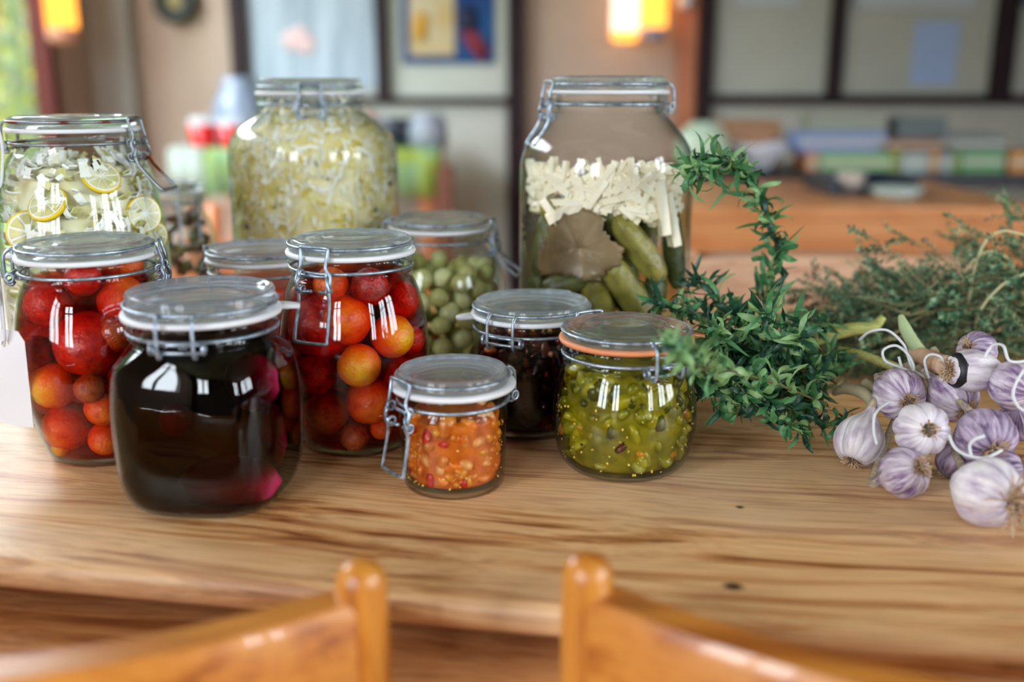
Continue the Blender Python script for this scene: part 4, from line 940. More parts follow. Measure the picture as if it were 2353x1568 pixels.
for i in range(270):
    pr = rnd.randrange(7); o = protos[pr] if pr not in used else copy_tree(protos[pr]); used.add(pr)
    t = rnd.random()**1.25; Yc = .97; px = 1950 + 470*t; topz = .030 + .038*t; a = rnd.uniform(0, 6.28); rad = math.sqrt(rnd.random())
    x = x_at(px, Yc, TZ+.05); o.location = (x + .03, Yc + .05*rad*math.cos(a) + .02*t, TZ + .012 + topz*(1+rad*math.sin(a)))
    left = rnd.random() < (.85 - .25*t); rz = math.pi + rnd.gauss(0, .28) if left else rnd.gauss(.2, .9); o.rotation_euler = (rnd.uniform(0, 6.28), rnd.gauss(-.10 if not left else .05, .22) - (.08*t), rz)
    s = rnd.uniform(.8, 1.1); o.scale = (s,)*3
    up_ = o.location.z > TZ+.07
    tag(o, 'fine thyme sprig in the loose bunch behind the garlic', 'thyme', 'thyme sprigs of the bunch behind the garlic')
tend = simple('dried_tendril', srgb(205, 196, 148), .6)
for pts, lab in [([(2215, 780, .97), (2235, 640, .96), (2262, 560, .95), (2300, 532, .95), (2353, 540, .95), (2420, 560, .95)], 'tall dry tendril curling over the thyme at the right edge'),
                 ([(2140, 760, .98), (2200, 650, .97), (2260, 582, .96), (2320, 600, .96), (2360, 700, .96)], 'dry tendril arching lower over the thyme'), ([(2230, 790, .93), (2255, 710, .93), (2310, 650, .93), (2370, 625, .93)], 'dry tendril rising through the thyme to the right')]:
    m = MB(); m.tube(crom([at_y(*p) for p in pts], 8), .0011, 6); o = m.build('dry_tendril', tend); tag(o, lab, 'plant stem')

# ---------------------------------------------------------------- garlic
def garlic_mat(name, base, stripe, amt, sc=1.0):
    m, N, L = newmat(name); o = N.new('ShaderNodeOutputMaterial'); p = princ(N, Roughness=.5); p.inputs['Subsurface Weight'].default_value = .15; p.inputs['Subsurface Radius'].default_value = (.01, .006, .006); p.inputs['Subsurface Scale'].default_value = .5
    tc = N.new('ShaderNodeTexCoord'); sp = N.new('ShaderNodeSeparateXYZ'); L.new(tc.outputs['Object'], sp.inputs[0])
    at = N.new('ShaderNodeMath'); at.operation = 'ARCTAN2'; L.new(sp.outputs[1], at.inputs[0]); L.new(sp.outputs[0], at.inputs[1])
    cb = N.new('ShaderNodeCombineXYZ'); L.new(at.outputs[0], cb.inputs[0]); zm = N.new('ShaderNodeMath'); zm.operation = 'MULTIPLY'; L.new(sp.outputs[2], zm.inputs[0]); zm.inputs[1].default_value = 14; L.new(zm.outputs[0], cb.inputs[2])
    n = N.new('ShaderNodeTexNoise'); n.inputs['Scale'].default_value = 5*sc; n.inputs['Detail'].default_value = 6; n.inputs['Roughness'].default_value = .6; L.new(cb.outputs[0], n.inputs[0])
    oi = N.new('ShaderNodeObjectInfo'); ro = N.new('ShaderNodeVectorMath'); ro.operation = 'ADD'; L.new(cb.outputs[0], ro.inputs[0]); cr = N.new('ShaderNodeCombineXYZ'); mr = N.new('ShaderNodeMath'); mr.operation = 'MULTIPLY'; mr.inputs[1].default_value = 50; L.new(oi.outputs['Random'], mr.inputs[0]); L.new(mr.outputs[0], cr.inputs[1]); L.new(cr.outputs[0], ro.inputs[1]); L.new(ro.outputs[0], n.inputs[0])
    r = ramp(N, [(.36, base), (.36+amt, stripe)]); L.new(n.outputs[0], r.inputs[0])
    n2 = N.new('ShaderNodeTexNoise'); n2.inputs['Scale'].default_value = 60; L.new(tc.outputs['Object'], n2.inputs[0]); r2 = ramp(N, [(.4, (0,0,0)), (.7, (.6,.6,.6))]); L.new(n2.outputs[0], r2.inputs[0])
    mx = N.new('ShaderNodeMix'); mx.data_type = 'RGBA'; L.new(r2.outputs[0], mx.inputs[0]); L.new(r.outputs[0], mx.inputs[6]); mx.inputs[7].default_value = c4(base); L.new(mx.outputs[2], p.inputs['Base Color'])
    b = N.new('ShaderNodeBump'); b.inputs['Strength'].default_value = .5; b.inputs['Distance'].default_value = .001; L.new(n.outputs[0], b.inputs['Height']); L.new(b.outputs[0], p.inputs['Normal'])
    L.new(p.outputs[0], o.inputs[0]); MATS[name] = m; return m
GM_ = {'w': garlic_mat('garlic_white', srgb(228, 222, 224), srgb(168, 150, 174), .30), 'p': garlic_mat('garlic_purple', srgb(218, 206, 216), srgb(116, 84, 128), .24), 'd': garlic_mat('garlic_deep_purple', srgb(192, 174, 196), srgb(84, 60, 100), .22)}
ROOTM = simple('garlic_roots', srgb(206, 178, 146), .8, col2=srgb(160, 126, 96), nscale=80); PLATE = simple('garlic_root_plate', srgb(120, 98, 80), .9, bump=.8, bscale=300, col2=srgb(60, 54, 50), nscale=120); NECKM = simple('garlic_neck', srgb(190, 176, 150), .7, col2=srgb(150, 130, 110), nscale=30, stretch=(20, 20, 1))
KNOT = at_y(2130, 815, .80)
def garlic(px, py, rp, Y, rd, mat, label, lobes=7, elong=1.0, neck=True, roots=40, seed=0, rootlen=1.0, black=False):
    rnd = random.Random(seed*7+3); c = at_y(px, py, Y); r = rp/F*((c-CO).dot(FW))
    c.z = max(c.z, TZ + r*.86)
    ax_ = -(Vector((rd[0], 0, 0)) + UP*rd[1] - FW*rd[2]).normalized()      # neck direction
    root = empty('garlic_bulb', c, label=label, cat='garlic'); root.rotation_mode = 'QUATERNION'; root.rotation_quaternion = ax_.to_track_quat('Z', 'Y') @ Matrix.Rotation(rnd.uniform(0, 6.28), 3, 'Z').to_quaternion()
    H = 2.0*elong
    prof = crom2([(.16, -.74), (.30, -.80), (.62, -.74), (.90, -.42), (1.0, -.05), (.93, .30), (.70, .62), (.40, .90), (.22, 1.15), (.15, 1.45), (.13, 1.75)], 4)
    if not neck: prof = [(q, z) for q, z in prof if z < 1.0] + [(.12, 1.08), (0, 1.1)]
    ph = [rnd.uniform(.75, 1.2) for _ in range(lobes)]
    def mod(a, z, q):
        w = max(0, 1-((z/elong+.1)/1.0)**2) if abs(z/elong+.1) < 1 else 0; u = (a/(2*math.pi)*lobes); k = int(u) % lobes
        return q*(1 - .13*w*(1-abs(math.sin(math.pi*u))**.6)*ph[k] + .02*noise.noise(Vector((math.cos(a)*2, math.sin(a)*2, z*2+seed))))
    m = MB(); m.lathe([(q*r, z*r*elong) for q, z in prof], 84, lambda a, z, q: mod(a, z/r, q)); bulb = m.build('bulb', GM_[mat], root, fix=False)
    m = MB(); m.lathe([(0, -.70*r*elong), (.15*r, -.71*r*elong), (.24*r, -.78*r*elong), (.20*r, -.86*r*elong), (.10*r, -.84*r*elong), (0, -.80*r*elong)], 20, lambda a, z, q: q*(1+.15*math.sin(5*a))); rpl = m.build('root_plate', PLATE, root)
    m = MB()
    for k in range(roots):
        a = rnd.uniform(0, 6.28); q = .22*r*math.sqrt(rnd.random()); p = Vector((q*math.cos(a), q*math.sin(a), -.80*r*elong)); d = Vector((math.cos(a)*rnd.uniform(.4, 1.6), math.sin(a)*rnd.uniform(.4, 1.6), -rnd.uniform(.2, 1))).normalized(); pp = [p]
        for j in range(3): d = (d + Vector((rnd.uniform(-.5, .5), rnd.uniform(-.5, .5), rnd.uniform(-.3, .4)))).normalized(); pp.append(pp[-1] + d*r*rnd.uniform(.06, .16)*rootlen)
        m.tube(crom(pp, 2), .00045 if rootlen < 1.5 else .0006, 5)
    m.build('roots', ROOTM, rpl)
    if neck:
        n0 = c + ax_*1.6*r*elong; m = MB(); mid = n0.lerp(KNOT, .5) + Vector((0, .01, -.006)); q = root.rotation_quaternion.to_matrix().inverted()
        pts = crom([q @ (p-c) for p in (c + ax_*1.35*r*elong, n0, mid, KNOT + Vector((rnd.uniform(-.012, .012), rnd.uniform(-.01, .01), rnd.uniform(-.008, .008))))], 5)
        m.tube(pts, [.0034*(1-.25*i/len(pts)) for i in range(len(pts))], 10); m.build('neck', NECKM, root)
    return root
garlic(2064, 905, 61, .735, (.12, -.35, .93), 'p', 'purple streaked garlic bulb highest on the left, root facing forward', seed=1)
garlic(2188, 913, 60, .735, (.30, -.55, .78), 'p', 'purple garlic bulb right of the highest left one, root turned down', seed=2, roots=55)
garlic(2117, 987, 64, .675, (-.05, .05, 1), 'w', 'white garlic bulb in the middle of the pile with its root facing out', 8, seed=3, roots=22, rootlen=.6)
garlic(1975, 1012, 58, .715, (-.42, -.80, .30), 'w', 'pale garlic bulb at the left end lying with its root on the table', 6, 1.15, seed=4)
garlic(2076, 1092, 60, .658, (.45, .35, .80), 'p', 'small purple garlic bulb low on the table in front of the pale one', 9, seed=5, roots=60)
garlic(2264, 1003, 70, .668, (-.03, -.50, .86), 'd', 'deep purple garlic bulb above the biggest one, string across its root', 8, seed=6)
garlic(2300, 1078, 50, .655, (.95, .1, .1), 'd', 'pink purple garlic bulb squeezed behind the biggest bulb', seed=7)
garlic(2266, 1158, 83, .612, (.46, -.20, .86), 'w', 'biggest garlic bulb nearest the camera with long pale roots', 7, seed=8, neck=False, roots=46, rootlen=2.6)
silv = garlic(2235, 852, 50, .720, (-.96, .02, .16), 'w', 'elongated silvery garlic bulb on top with a dark ring at its root', 6, 1.5, seed=9, neck=False, roots=90, rootlen=1.2)
garlic(2330, 885, 60, .700, (.42, -.35, .8), 'p', 'garlic bulb at the right edge with string over it', seed=10)
garlic(2246, 806, 46, .755, (-.85, .25, .45), 'd', 'purple garlic bulb behind the elongated silvery one', seed=11, neck=False)
garlic(2345, 965, 50, .705, (.3, -.3, -.5), 'd', 'dark purple garlic bulb in shade at the right edge', seed=12, neck=False)
garlic(2195, 1072, 46, .690, (-.2, -.6, -.3), 'd', 'shaded garlic bulb deep in the pile behind the biggest one', seed=13, neck=False)
r_ = 48/F*((silv.location-CO).dot(FW)); m = MB(); m.lathe([(.50*r_, -1.16*r_), (.72*r_, -1.10*r_), (.86*r_, -.86*r_), (.84*r_, -.74*r_), (.6*r_, -1.0*r_), (.50*r_, -1.16*r_)], 40); o = m.build('dark_root_ring', BSEED, silv)  # plain black ring set around the root end of the silvery bulb
# stalks
STG = simple('garlic_stalk_green', srgb(190, 186, 110), .5, col2=srgb(140, 150, 80), nscale=30, stretch=(4, 30, 30)); STP = simple('dry_stalk', srgb(178, 168, 136), .7, col2=srgb(140, 126, 96), nscale=30); STL = simple('pale_leaf_sheath', srgb(176, 194, 146), .55)
for pts, rads, mt, lab in [([(1790, 812, .86), (1870, 782, .86), (1950, 758, .86), (2005, 752, .86), (2030, 728, .86)], [.0045, .0055, .006, .005, .003], STG, 'thick yellow green stalk lying from the tarragon to the thyme'),
                     ([(1925, 800, .84), (1980, 815, .83), (2040, 838, .82), (2085, 850, .81)], [.0015, .0035, .004, .003], STG, 'thinner green stalk below the thick one'),
                     ([(1915, 905, .80), (1945, 893, .79), (1985, 905, .775), (2010, 935, .76)], [.002, .005, .005, .004], STP, 'grey dried garlic stalk beside the tarragon'),
                     ([(1985, 880, .80), (2010, 900, .79), (2040, 925, .78)], [.005, .0055, .004], STP, 'short brown dried stalk end by the garlic'),
                     ([(2070, 725, .82), (2080, 755, .81), (2100, 790, .80), (2125, 815, .795)], [.002, .005, .0055, .004], STL, 'pale green leaf sheath standing up behind the garlic'),
                     ([(2105, 812, .80), (2140, 828, .775), (2175, 842, .745)], [.006, .0078, .0085], simple('pinkish_neck', srgb(212, 176, 148), .6, col2=srgb(185, 142, 112), nscale=40), 'brownish pink garlic neck running into the silvery bulb')]:
    m = MB(); P = crom([at_y(*p) for p in pts], 6); k = len(P); rr = [rads[min(len(rads)-1, int(i/(k-1)*(len(rads)-1)))]*(1-(i/(k-1)*(len(rads)-1)) % 1) + rads[min(len(rads)-1, int(i/(k-1)*(len(rads)-1))+1)]*((i/(k-1)*(len(rads)-1)) % 1) for i in range(k)]
    P = [Vector((p.x, p.y, max(p.z, TZ+max(rads)))) for p in P]; m.tube(P, rr, 12); o = m.build('garlic_stalk', mt); tag(o, lab, 'stalk')
# string on the garlic
for pts, lab in [([(1975, 782, .80), (2000, 762, .79), (2040, 760, .785), (2075, 790, .775), (2085, 815, .77), (2100, 850, .765), (2140, 875, .76)], 'white string end curling over the garlic stalks'),
                 ([(2105, 860, .755), (2070, 845, .76), (2035, 830, .765), (2030, 805, .77), (2060, 795, .77), (2090, 820, .765), (2100, 850, .76), (2078, 855, .76), (2065, 820, .765)], 'white string wound in loops above the highest left bulb'),
                 ([(2135, 870, .75), (2125, 830, .75), (2140, 815, .75), (2165, 825, .745), (2160, 860, .75)], 'small white string loop around the brown neck'),
                 ([(2262, 822, .70), (2280, 795, .70), (2305, 795, .69), (2320, 830, .68), (2360, 830, .68)], 'white string arch over the elongated silvery bulb'),
                 ([(2353, 850, .665), (2335, 880, .66), (2328, 910, .655), (2345, 940, .655), (2380, 950, .66)], 'white string across the bulb at the right edge'),
                 ([(2180, 1000, .655), (2195, 1030, .645), (2225, 1048, .635), (2265, 1052, .63), (2302, 1035, .635)], 'white string under the deep purple bulb'),
                 ([(2232, 1050, .635), (2228, 1025, .635), (2240, 1010, .633), (2262, 1002, .633)], 'short white string crossing the root of the deep purple bulb'),
                 ([(2040, 925, .70), (2012, 950, .685), (2008, 990, .68), (2015, 1022, .675)], 'thin white string hanging between the left bulbs')]:
    m = MB(); m.tube(crom([at_y(*p) for p in pts], 8), .0011, 8); o = m.build('white_string', STR); tag(o, lab, 'string')

# ---------------------------------------------------------------- background furniture
BW = wood('orange_table_wood', srgb(222, 156, 98), srgb(208, 134, 74), srgb(172, 98, 48), .35, 0, .5, grain=.5)
def simple_table(loc, x0, x1, y0, y1, z, th, ah, mat, label, name='side_table', topmat=None, legw=.06):
    r = empty(name, ((x0+x1)/2, (y0+y1)/2, 0), label=label, cat='table'); cx, cy = (x0+x1)/2, (y0+y1)/2
    m = MB(); m.box((x0-cx, y0-cy, z-th), (x1-cx, y1-cy, z)); m.build('tabletop', topmat or mat, r, smooth=False, bevel=.004)
    if ah: m = MB(); m.box((x0-cx+.03, y0-cy+.012, z-th-ah), (x1-cx-.03, y0-cy+.035, z-th)); m.build('apron', mat, r, smooth=False); m = MB(); m.box((x0-cx+.03, y1-cy-.035, z-th-ah), (x1-cx-.03, y1-cy-.012, z-th)); m.build('apron', mat, r, smooth=False)
    for a in (x0-cx+.01, x1-cx-legw-.01):
        for b in (y0-cy+.008, y1-cy-legw-.008): m = MB(); m.box((a, b, 0), (a+legw, b+legw, z-th)); m.build('leg', mat, r, smooth=False, bevel=.004)
    return r
fy0 = at_z(1900, 476, TZ).y; fy1 = at_z(1900, 414, TZ).y
simple_table(None, x_at(1480, fy0, TZ), x_at(2398, fy0, TZ), fy0, fy1, TZ, .03, .085, BW, 'orange brown wooden table behind the herbs', legw=.07)
BK = simple('black_tabletop', srgb(24, 26, 36), .4); b0 = fy1+.05; b1 = b0+.55
simple_table(None, x_at(1490, b0, TZ), x_at(2700, b0, TZ), b0, b1, at_y(1900, 400, b0).z, .045, .0, BK, 'dark table with books against the panelled wall', 'dark_table')
bz = at_y(1900, 400, b0).z
def bxo(name, px0, px1, py0, py1, Y, dep, mat, label, cat, group=None, rz=0, base=None, parts=None, bev=.002):
    a = at_y(px0, py1, Y); b = at_y(px1, py0, Y); z0 = a.z if base is None else base
    cx = (a.x+b.x)/2; w = abs(b.x-a.x)/2; h = b.z - z0; m = MB(); m.box((-w, 0, 0), (w, dep, h)); 
    r = empty(name, (cx, Y, z0), rz, label=label, cat=cat) if parts else None
    if r:
        m.build(parts[0], mat, r, smooth=False, bevel=bev)
        m = MB(); m.box((-w+.003, -.0006, h*.36), (w-.003 if parts[0] != 'book_cover' else w+.0006, dep-.004, h*.66)); m.build(parts[1], MATS.get('page_white') or simple('page_white', srgb(190, 190, 176), .8), r, smooth=False)
        if group: r['group'] = group
        return r
    o = m.build(name, mat, None, smooth=False, bevel=bev); o.location = (cx, Y, z0); o.rotation_euler = (0, 0, rz); return tag(o, label, cat, group)
C = lambda n, r, g, b, **k: simple(n, srgb(r, g, b), k.pop('rough', .6), **k)
Yb = b0+.06; bg = 'books on the dark table'
books = [(1852, 1880, 352, 398, (226, 160, 110), 'narrow orange book at the left end of the lower row'), (1882, 2052, 352, 398, (140, 190, 118), 'light green book low in the left pile'), (2054, 2068, 345, 398, (176, 196, 40), 'thin lime book between green and white ones'),
         (2070, 2136, 352, 398, (170, 190, 190), 'pale grey book in the lower row'), (2137, 2160, 350, 398, (222, 168, 110), 'narrow tan book in the lower row'), (2161, 2192, 352, 398, (160, 180, 180), 'grey book right of the tan one'), (2193, 2206, 346, 398, (150, 190, 60), 'thin lime green book before the large green one'),
         (2207, 2312, 348, 398, (104, 168, 112), 'mid green book at the right of the lower row'), (2318, 2420, 350, 398, (222, 150, 70), 'orange book at the right edge')]
for i, (a, b, t, bt, col, lab) in enumerate(books): bxo('book', a, b, t, bt, Yb, .16, C('book_cover_%d' % i, *col), lab, 'book', bg, base=bz, parts=('book_cover', 'pages'))
zz2 = at_y(1900, 349, Yb).z+.001
for i, (a, b, t, col, lab) in enumerate([(1858, 2040, 305, (128, 152, 206), 'blue book lying on top of the light green one'), (2046, 2190, 322, (150, 96, 62), 'brown book lying on the grey ones'), (2200, 2312, 312, (110, 124, 130), 'slate grey box on the large green book')]):
    bxo('book', a, b, t, 0, Yb, .15, C('upper_cover_%d' % i, *col), lab, 'book', 'books stacked on the lower row', base=at_y(1900, 347, Yb).z if i else at_y(1900, 350, Yb).z, parts=('book_cover', 'pages'))
o = bxo('storage_box', 1860, 2040, 262, 303, Yb+.05, .12, C('grey_green_box', 150, 155, 140), 'pale grey green box behind the blue book', 'box', base=at_y(1900, 303, Yb+.05).z)
o = bxo('storage_box', 2060, 2180, 270, 320, Yb+.05, .12, C('slate_box', 96, 108, 110), 'dull slate box on the brown book', 'box', base=at_y(1900, 320, Yb+.05).z)
# lathe props
def turned(name, px, pyb, Y, prof, mat, label, cat, group=None, scale=1.0, parts=None, zbase=None):
    p = at_y(px, pyb, Y); z = p.z if zbase is None else zbase; m = MB(); m.lathe([(a*scale, b*scale) for a, b in prof], 36)
    if parts:
        r = empty(name, (p.x, Y, z), label=label, cat=cat); m.build(parts[0], mat, r)
        if group: r['group'] = group
        return r
    o = m.build(name, mat); o.location = (p.x, Y, z); return tag(o, label, cat, group)
VASE = [(0, 0), (.05, 0), (.075, .03), (.085, .07), (.075, .11), (.05, .14), (.04, .15), (.036, .15), (.045, .135), (.07, .1), (.078, .07), (.07, .035), (.04, .008), (0, .008)]
turned('round_vase', 1612, 398, Yb, VASE, C('celadon', 190, 212, 190, rough=.3), 'pale green round vase at the left end of the dark table', 'vase', scale=1.05, zbase=bz)
WOV = C('woven_tan', 176, 132, 96, bump=.8, bscale=90, col2=srgb(150, 104, 70), nscale=40)
o = bxo('woven_basket', 1650, 1802, 278, 398, Yb+.12, .16, WOV, 'tan woven basket behind the white bowl', 'basket', base=bz, bev=.02)
CUP = [(0, 0), (.03, 0), (.05, .02), (.09, .075), (.1, .095), (.096, .095), (.085, .075), (.045, .025), (0, .008)]
turned('white_bowl', 1742, 398, Yb+.04, CUP, C('white_china', 214, 220, 234, rough=.25), 'white china bowl on the dark table', 'bowl', scale=.95, zbase=bz)
# glass dish and glasses on the orange table's far edge
yt = at_z(1990, 462, TZ).y
TRAYM = C('blue_black_tray', 40, 54, 70, rough=.3)
m = MB(); a = x_at(1892, yt+.15, TZ); b = x_at(2092, yt+.15, TZ); m.box((a, yt+.1, TZ), (b, yt+.34, TZ+.012)); m.box((a, yt+.1, TZ+.012), (a+.02, yt+.34, TZ+.05)); m.box((b-.02, yt+.1, TZ+.012), (b, yt+.34, TZ+.05)); m.box((a, yt+.32, TZ+.012), (b, yt+.34, TZ+.05))
o = m.build('dark_tray', TRAYM, None, smooth=False, bevel=.004); tag(o, 'dark blue tray on the orange wooden table', 'tray')
turned('glass_dish', 2058, 460, yt+.04, [(0, .0), (.04, 0), (.05, .008), (.07, .03), (.068, .03), (.045, .012), (0, .008)], C('pale_glass_dish', 180, 196, 190, rough=.2), 'pale shallow dish at the right end of the dark tray', 'dish', zbase=TZ)
turned('small_cup', 1950, 462, yt+.16, [(0, 0), (.03, 0), (.036, .03), (.038, .045), (.034, .045), (.03, .01), (0, .01)], C('cup_pinkish', 200, 186, 176, rough=.3), 'small pinkish cup on the dark tray', 'cup', zbase=TZ+.012)

# green cloth table on the left
gy = 3.75; gz = at_y(700, 345, gy).z; GC = simple('mint_cloth', srgb(122, 156, 112), .8, col2=srgb(128, 146, 52), nscale=5, lo=.48, hi=.56)
gx0, gx1 = x_at(395, gy, gz), x_at(1012, gy, gz)
simple_table(None, gx0+.02, gx1-.02, gy+.03, gy+.65, gz-.004, .03, .06, wood('chair_orange', srgb(190, 120, 76), srgb(168, 96, 56), srgb(120, 66, 38), .5, 2, .5), 'far table under the green cloth beside the panelled wall', 'far_table')
zc = at_y(700, 455, gy).z
m = MB(); nx = 70; vs = []
for i in range(nx+1):
    u = i/nx; x = gx0 + (gx1-gx0)*u; w = .012*math.sin(u*38) + .008*math.sin(u*71)
    vs += [(x, gy+.70, gz+.001), (x, gy+.005, gz+.001), (x, gy-.004+w*.3, gz-.03), (x, gy-.012+w, zc + .01*math.sin(u*9))]
m.add(vs, [(i*4+j, (i+1)*4+j, (i+1)*4+j+1, i*4+j+1) for i in range(nx) for j in range(3)])
o = m.build('green_tablecloth', GC); sm = o.modifiers.new('s', 'SOLIDIFY'); sm.thickness = .002; tag(o, 'mint and lime green tablecloth on the far table', 'tablecloth')
m = MB(); vs = []
for i in range(13):
    u = i/12; x = gx0-.015+.13*u; w = .01*math.sin(u*14); vs += [(x, gy+.6, gz+.006), (x, gy-.004, gz+.006), (x, gy-.026+w*.4, zc-.01)]
m.add(vs, [(i*3+j, (i+1)*3+j, (i+1)*3+j+1, i*3+j+1) for i in range(12) for j in range(2)]); o = m.build('white_napkin', C('napkin_white', 140, 150, 140)); sm = o.modifiers.new('s', 'SOLIDIFY'); sm.thickness = .002; tag(o, 'white cloth hanging over the left corner of the green tablecloth', 'cloth')
REDG = C('red_candle_glass', 190, 10, 18, rough=.2); CLR = glass_mat('clear_tumbler', (.9, .94, 1), (.6, .66, .72), haze=.35)
TUM = [(0, 0), (.036, 0), (.04, .01), (.046, .075), (.043, .075), (.036, .012), (0, .01)]
for px, s, lab in ((470, 1.15, 'red candle glass at the left of the green cloth'), (535, 1.1, 'red candle glass standing right of the first one'), (578, .9, 'red candle glass half hidden by the sauerkraut jar')):
    r = turned('candle_glass', px, 345, gy+.12, TUM, REDG, lab, 'candle glass', 'red candle glasses on the green cloth', scale=s, parts=('cup',), zbase=gz+.001); m = MB(); m.lathe([(.045*s, .076*s), (.046*s, .1*s), (.044*s, .1*s), (.043*s, .076*s)], 30); m.build('glass_rim', CLR, r)
turned('glass_jug', 560, 345, gy+.34, [(0, 0), (.07, 0), (.09, .03), (.10, .10), (.085, .16), (.06, .20), (.065, .23), (.06, .23), (.055, .2), (.08, .155), (.094, .1), (.085, .035), (0, .01)], C('bluish_glass', 128, 140, 160, rough=.2), 'bluish white jug behind the red candle glasses', 'jug', scale=1.15, zbase=gz)
turned('dark_bowl', 915, 345, gy+.15, [(0, 0), (.05, 0), (.085, .05), (.10, .11), (.095, .11), (.08, .05), (0, .01)], C('navy_bowl', 28, 36, 52, rough=.3), 'navy blue bowl right of the sauerkraut jar', 'bowl', zbase=gz)
turned('grey_jug', 985, 345, gy+.10, [(0, 0), (.055, 0), (.075, .03), (.075, .09), (.055, .12), (.06, .13), (.055, .13), (.05, .12), (.07, .09), (.07, .03), (0, .01)], C('grey_china', 140, 148, 162, rough=.3), 'greyish white pot at the right end of the green cloth', 'pot', zbase=gz)
m = MB(); m.tube([at_y(838, 265, gy+.2), at_y(862, 278, gy+.2), at_y(880, 300, gy+.2)], .02, 10); o = m.build('wooden_spoon', C('rust_red', 150, 60, 44)); tag(o, 'rust red handle sticking up behind the sauerkraut jar', 'utensil')
# chairs by the green table
ORW = wood('orange_chair_wood', srgb(200, 122, 74), srgb(176, 98, 54), srgb(130, 70, 40), .4, 2, .6)
pC = at_y(500, 545, 3.1)
make_chair((at_y(520, 540, 2.7).x, 2.7, 0), math.pi, .62+.0, 'orange brown chair seen low behind the jar of sauce', mats=(ORW, ORW), bow=.02)
m = MB(); m.tube([at_y(492, 470, 3.3), at_y(492, 900, 3.3)], .03, 12)
o = m.build('wooden_post', ORW); tag(o, 'upright orange wooden post below the green cloth', 'post'); o.location = (0, 0, 0)
m = MB(); a = at_y(1024, 380, gy-.1); m.box((a.x-.03, gy-.13, 0), (a.x+.03, gy-.07, a.z)); o = m.build('brown_post', C('brown_wood', 104, 58, 40), None, smooth=False, bevel=.01); tag(o, 'dark brown chair post at the right end of the green cloth', 'post')

# pictures and papers on the panels
def flat(name, px0, px1, py0, py1, Y, mat, label, cat, frame=None, parent=None, z1=None, dep=.012):
    a = at_y(px0, py1, Y); b = at_y(px1, py0, Y); zt_ = z1 or b.z; m = MB(); m.box((a.x, Y-dep, a.z), (b.x, Y, zt_)); o = m.build(name, mat, parent, smooth=False)
    if label: tag(o, label, cat)
    return o
yp = YF-.041
PST = simple('grey_blue_print', srgb(176, 190, 204), .5, col2=srgb(140, 156, 170), nscale=3.4, stretch=(5, 1, .6))
r = empty('framed_print', at_y(720, 130, yp), label='pale grey blue print with pink blossoms in the left panel', cat='picture'); L0 = r.location.copy()
for ch in (flat('print_sheet', 588, 866, -60, 205, yp, PST, None, None, parent=r),): ch.location = -L0
for (px, py, rad) in ((672, 92, .045), (702, 100, .045), (690, 78, .035)):
    p = at_y(px, py, yp-.014) - L0; m = MB(); m.lathe([(0, 0), (rad*1.0, 0), (rad*.9, .004), (0, .006)], 20, lambda a, z, q: q*(1+.12*math.sin(5*a)), Matrix.Translation(p) @ Matrix.Rotation(R(90), 4, 'X')); m.build('blossom', C('blossom_pink', 222, 190, 190), r)
r = empty('blue_poster', at_y(1030, 70, yp), label='deep blue poster with a cream page and a red figure in the middle panel', cat='poster'); L0 = r.location.copy()
fl = [flat('poster_sheet', 925, 1136, -80, 147, yp, C('poster_blue', 6, 74, 128, rough=.8, col2=srgb(20, 50, 110), nscale=4), None, None, parent=r),
      flat('cream_page', 942, 1042, -80, 128, yp-.012, C('poster_cream', 196, 182, 150, col2=srgb(190, 160, 100), nscale=7), None, None, parent=r, dep=.004)]
for ch in fl: ch.location = -L0
p = at_y(1092, 100, yp-.016) - L0; m = MB(); m.lathe([(0, 0), (.05, 0), (.05, .003), (0, .004)], 24, None, Matrix.Translation(p) @ Matrix.Rotation(R(-35), 4, 'Y') @ Matrix.Rotation(R(90), 4, 'X') @ Matrix.Diagonal((.7, 1.7, 1, 1))); m.build('red_figure', C('poster_red', 130, 30, 46), r)
p = at_y(1075, 45, yp-.016) - L0; m = MB(); m.lathe([(0, 0), (.045, 0), (.045, .003), (0, .004)], 24, None, Matrix.Translation(p) @ Matrix.Rotation(R(90), 4, 'X') @ Matrix.Diagonal((1, 1.4, 1, 1))); m.build('navy_patch', C('poster_navy', 12, 24, 60), r)
p = at_y(967, 60, yp-.018) - L0; m = MB(); m.lathe([(0, 0), (.03, 0), (.03, .003), (0, .004)], 24, None, Matrix.Translation(p) @ Matrix.Rotation(R(90), 4, 'X') @ Matrix.Diagonal((1, 2.2, 1, 1))); m.build('ochre_patch', C('poster_ochre', 204, 150, 40), r)
flat('paper_sheet', 2090, 2206, 50, 196, yp, C('blue_white_paper', 168, 192, 236), 'pale blue sheet of paper pinned on the right panel', 'paper', dep=.004)
for (a, b, bt, lab) in ((1690, 1838, 15, 'lower edge of a pale framed picture above the vase panel'), (1966, 2246, 22, 'lower edge of a wide pale framed picture above the blue paper'), (2340, 2450, 12, 'lower corner of a dark blue picture in the last panel')):
    flat('picture_frame', a, b, -90, bt, yp, C('picture_pale', 196, 206, 212) if b < 2300 else C('picture_blue', 60, 90, 110), lab, 'picture', dep=.03)
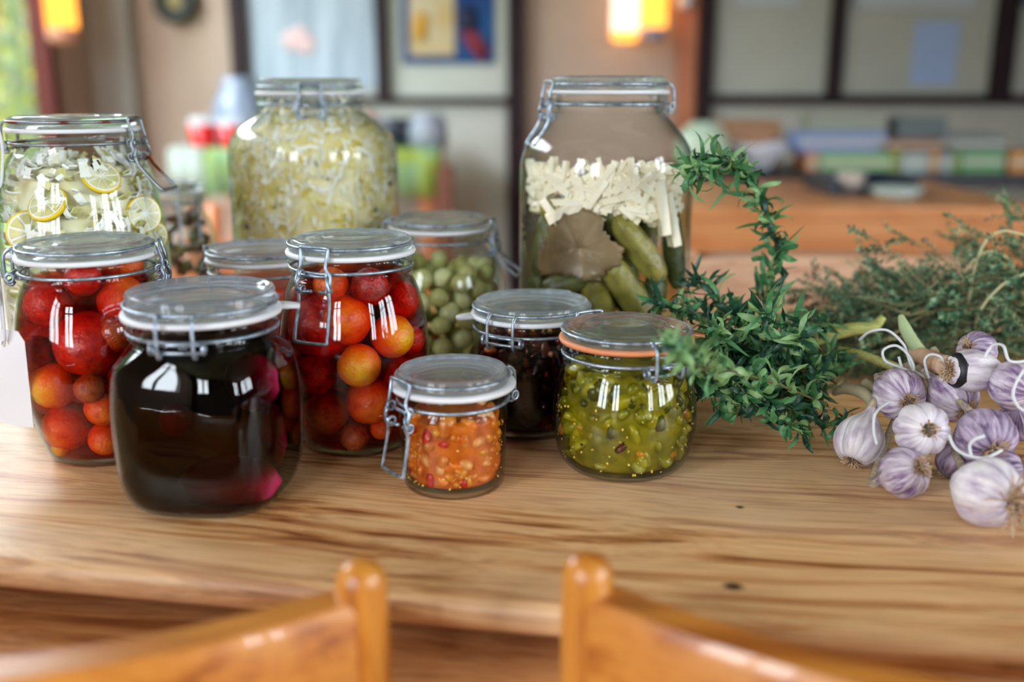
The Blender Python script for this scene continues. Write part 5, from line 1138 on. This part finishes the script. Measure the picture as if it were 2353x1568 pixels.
# ring wreath and lamps
yw = YF-.03; p = at_y(403, 2, YF-.05); m = MB(); m.tube([(p.x + .066*math.cos(a), p.y, p.z + .066*math.sin(a)) for a in [2*math.pi*k/40 for k in range(40)]], .032, 12, True)
r = empty('wall_ring', p, label='round dark green ring ornament on the beige wall', cat='ornament'); m.v = [tuple(Vector(v)-p) for v in m.v]; m.build('ring', C('dark_green_ring', 22, 34, 28, rough=.4), r); m = MB(); m.lathe([(0, -.004), (.036, -.004), (.036, .01), (0, .012)], 24, None, Matrix.Rotation(R(90), 4, 'X')); m.build('disc', C('brass_disc', 168, 156, 108, rough=.4), r)
p = at_y(447, 8, YF-.02); m = MB(); m.lathe([(0, -.004), (.028, -.004), (.028, .01), (0, .012)], 24, None, Matrix.Translation(p) @ Matrix.Rotation(R(90), 4, 'X')); o = m.build('brass_button', MATS['brass_disc']); tag(o, 'small brass disc right of the dark ring ornament', 'ornament')
LO = emis('lamp_orange', (1.0, .36, .05), .62); LW_ = emis('lamp_white', (1.0, .74, .56), .50); LD = C('lamp_base_grey', 168, 160, 180)
def lamp(px0, px1, pyb, Y, glow, base_mat, label, bh=.05):
    c = at_y((px0+px1)/2, pyb, Y); rr = (px1-px0)/2/F*(c-CO).dot(FW); r = empty('wall_lamp', c, label=label, cat='lamp')
    m = MB(); m.lathe([(0, 0), (rr*.8, 0), (rr, bh*.4), (rr, bh)], 28); m.build('lamp_base', base_mat, r); m = MB(); m.lathe([(rr, bh), (rr, .36), (rr*.9, .37), (0, .37)], 28); m.build('lamp_shade', glow, r)
    m = MB(); m.box((-.012, 0, .16), (.012, YF-Y-.001, .19)); m.build('bracket', C('bracket_dark', 70, 55, 45), r, smooth=False)
lamp(1404, 1466, 95, 4.45, LW_, LO, 'cream glowing lamp cylinder on the beige wall, left of the orange one', .04)
lamp(1468, 1530, 93, 4.46, LO, LD, 'orange glowing lamp cylinder on the beige wall beside the cream one')
# hanging lamp near the window
c = at_y(147, 100, 4.0); rr = 32/F*4.1; r = empty('hanging_lamp', c, label='orange glowing lamp hanging before the dim left wall', cat='lamp'); m = MB(); m.lathe([(0, 0), (rr*.7, .0), (rr, .02), (rr, .055)], 24); m.build('lamp_base', C('lamp_pinkish', 190, 130, 110), r); m = MB(); m.lathe([(rr, .055), (rr, .30), (0, .31)], 24); m.build('lamp_shade', LO, r); m = MB(); m.tube([(0, 0, .30), (0, 0, ZC-c.z)], .004, 6); m.build('cord', BSEED, r)
# white knob on the orange post
p = at_y(1572, 2, YF-.10); V, Fc = blob(18, 12); m = MB(); m.add([Vector(v)*.036 + p for v in V], Fc); o = m.build('post_ball', C('knob_white', 225, 228, 240)); tag(o, 'round white knob at the top of the orange brown post', 'knob')
bpy.context.view_layer.update()
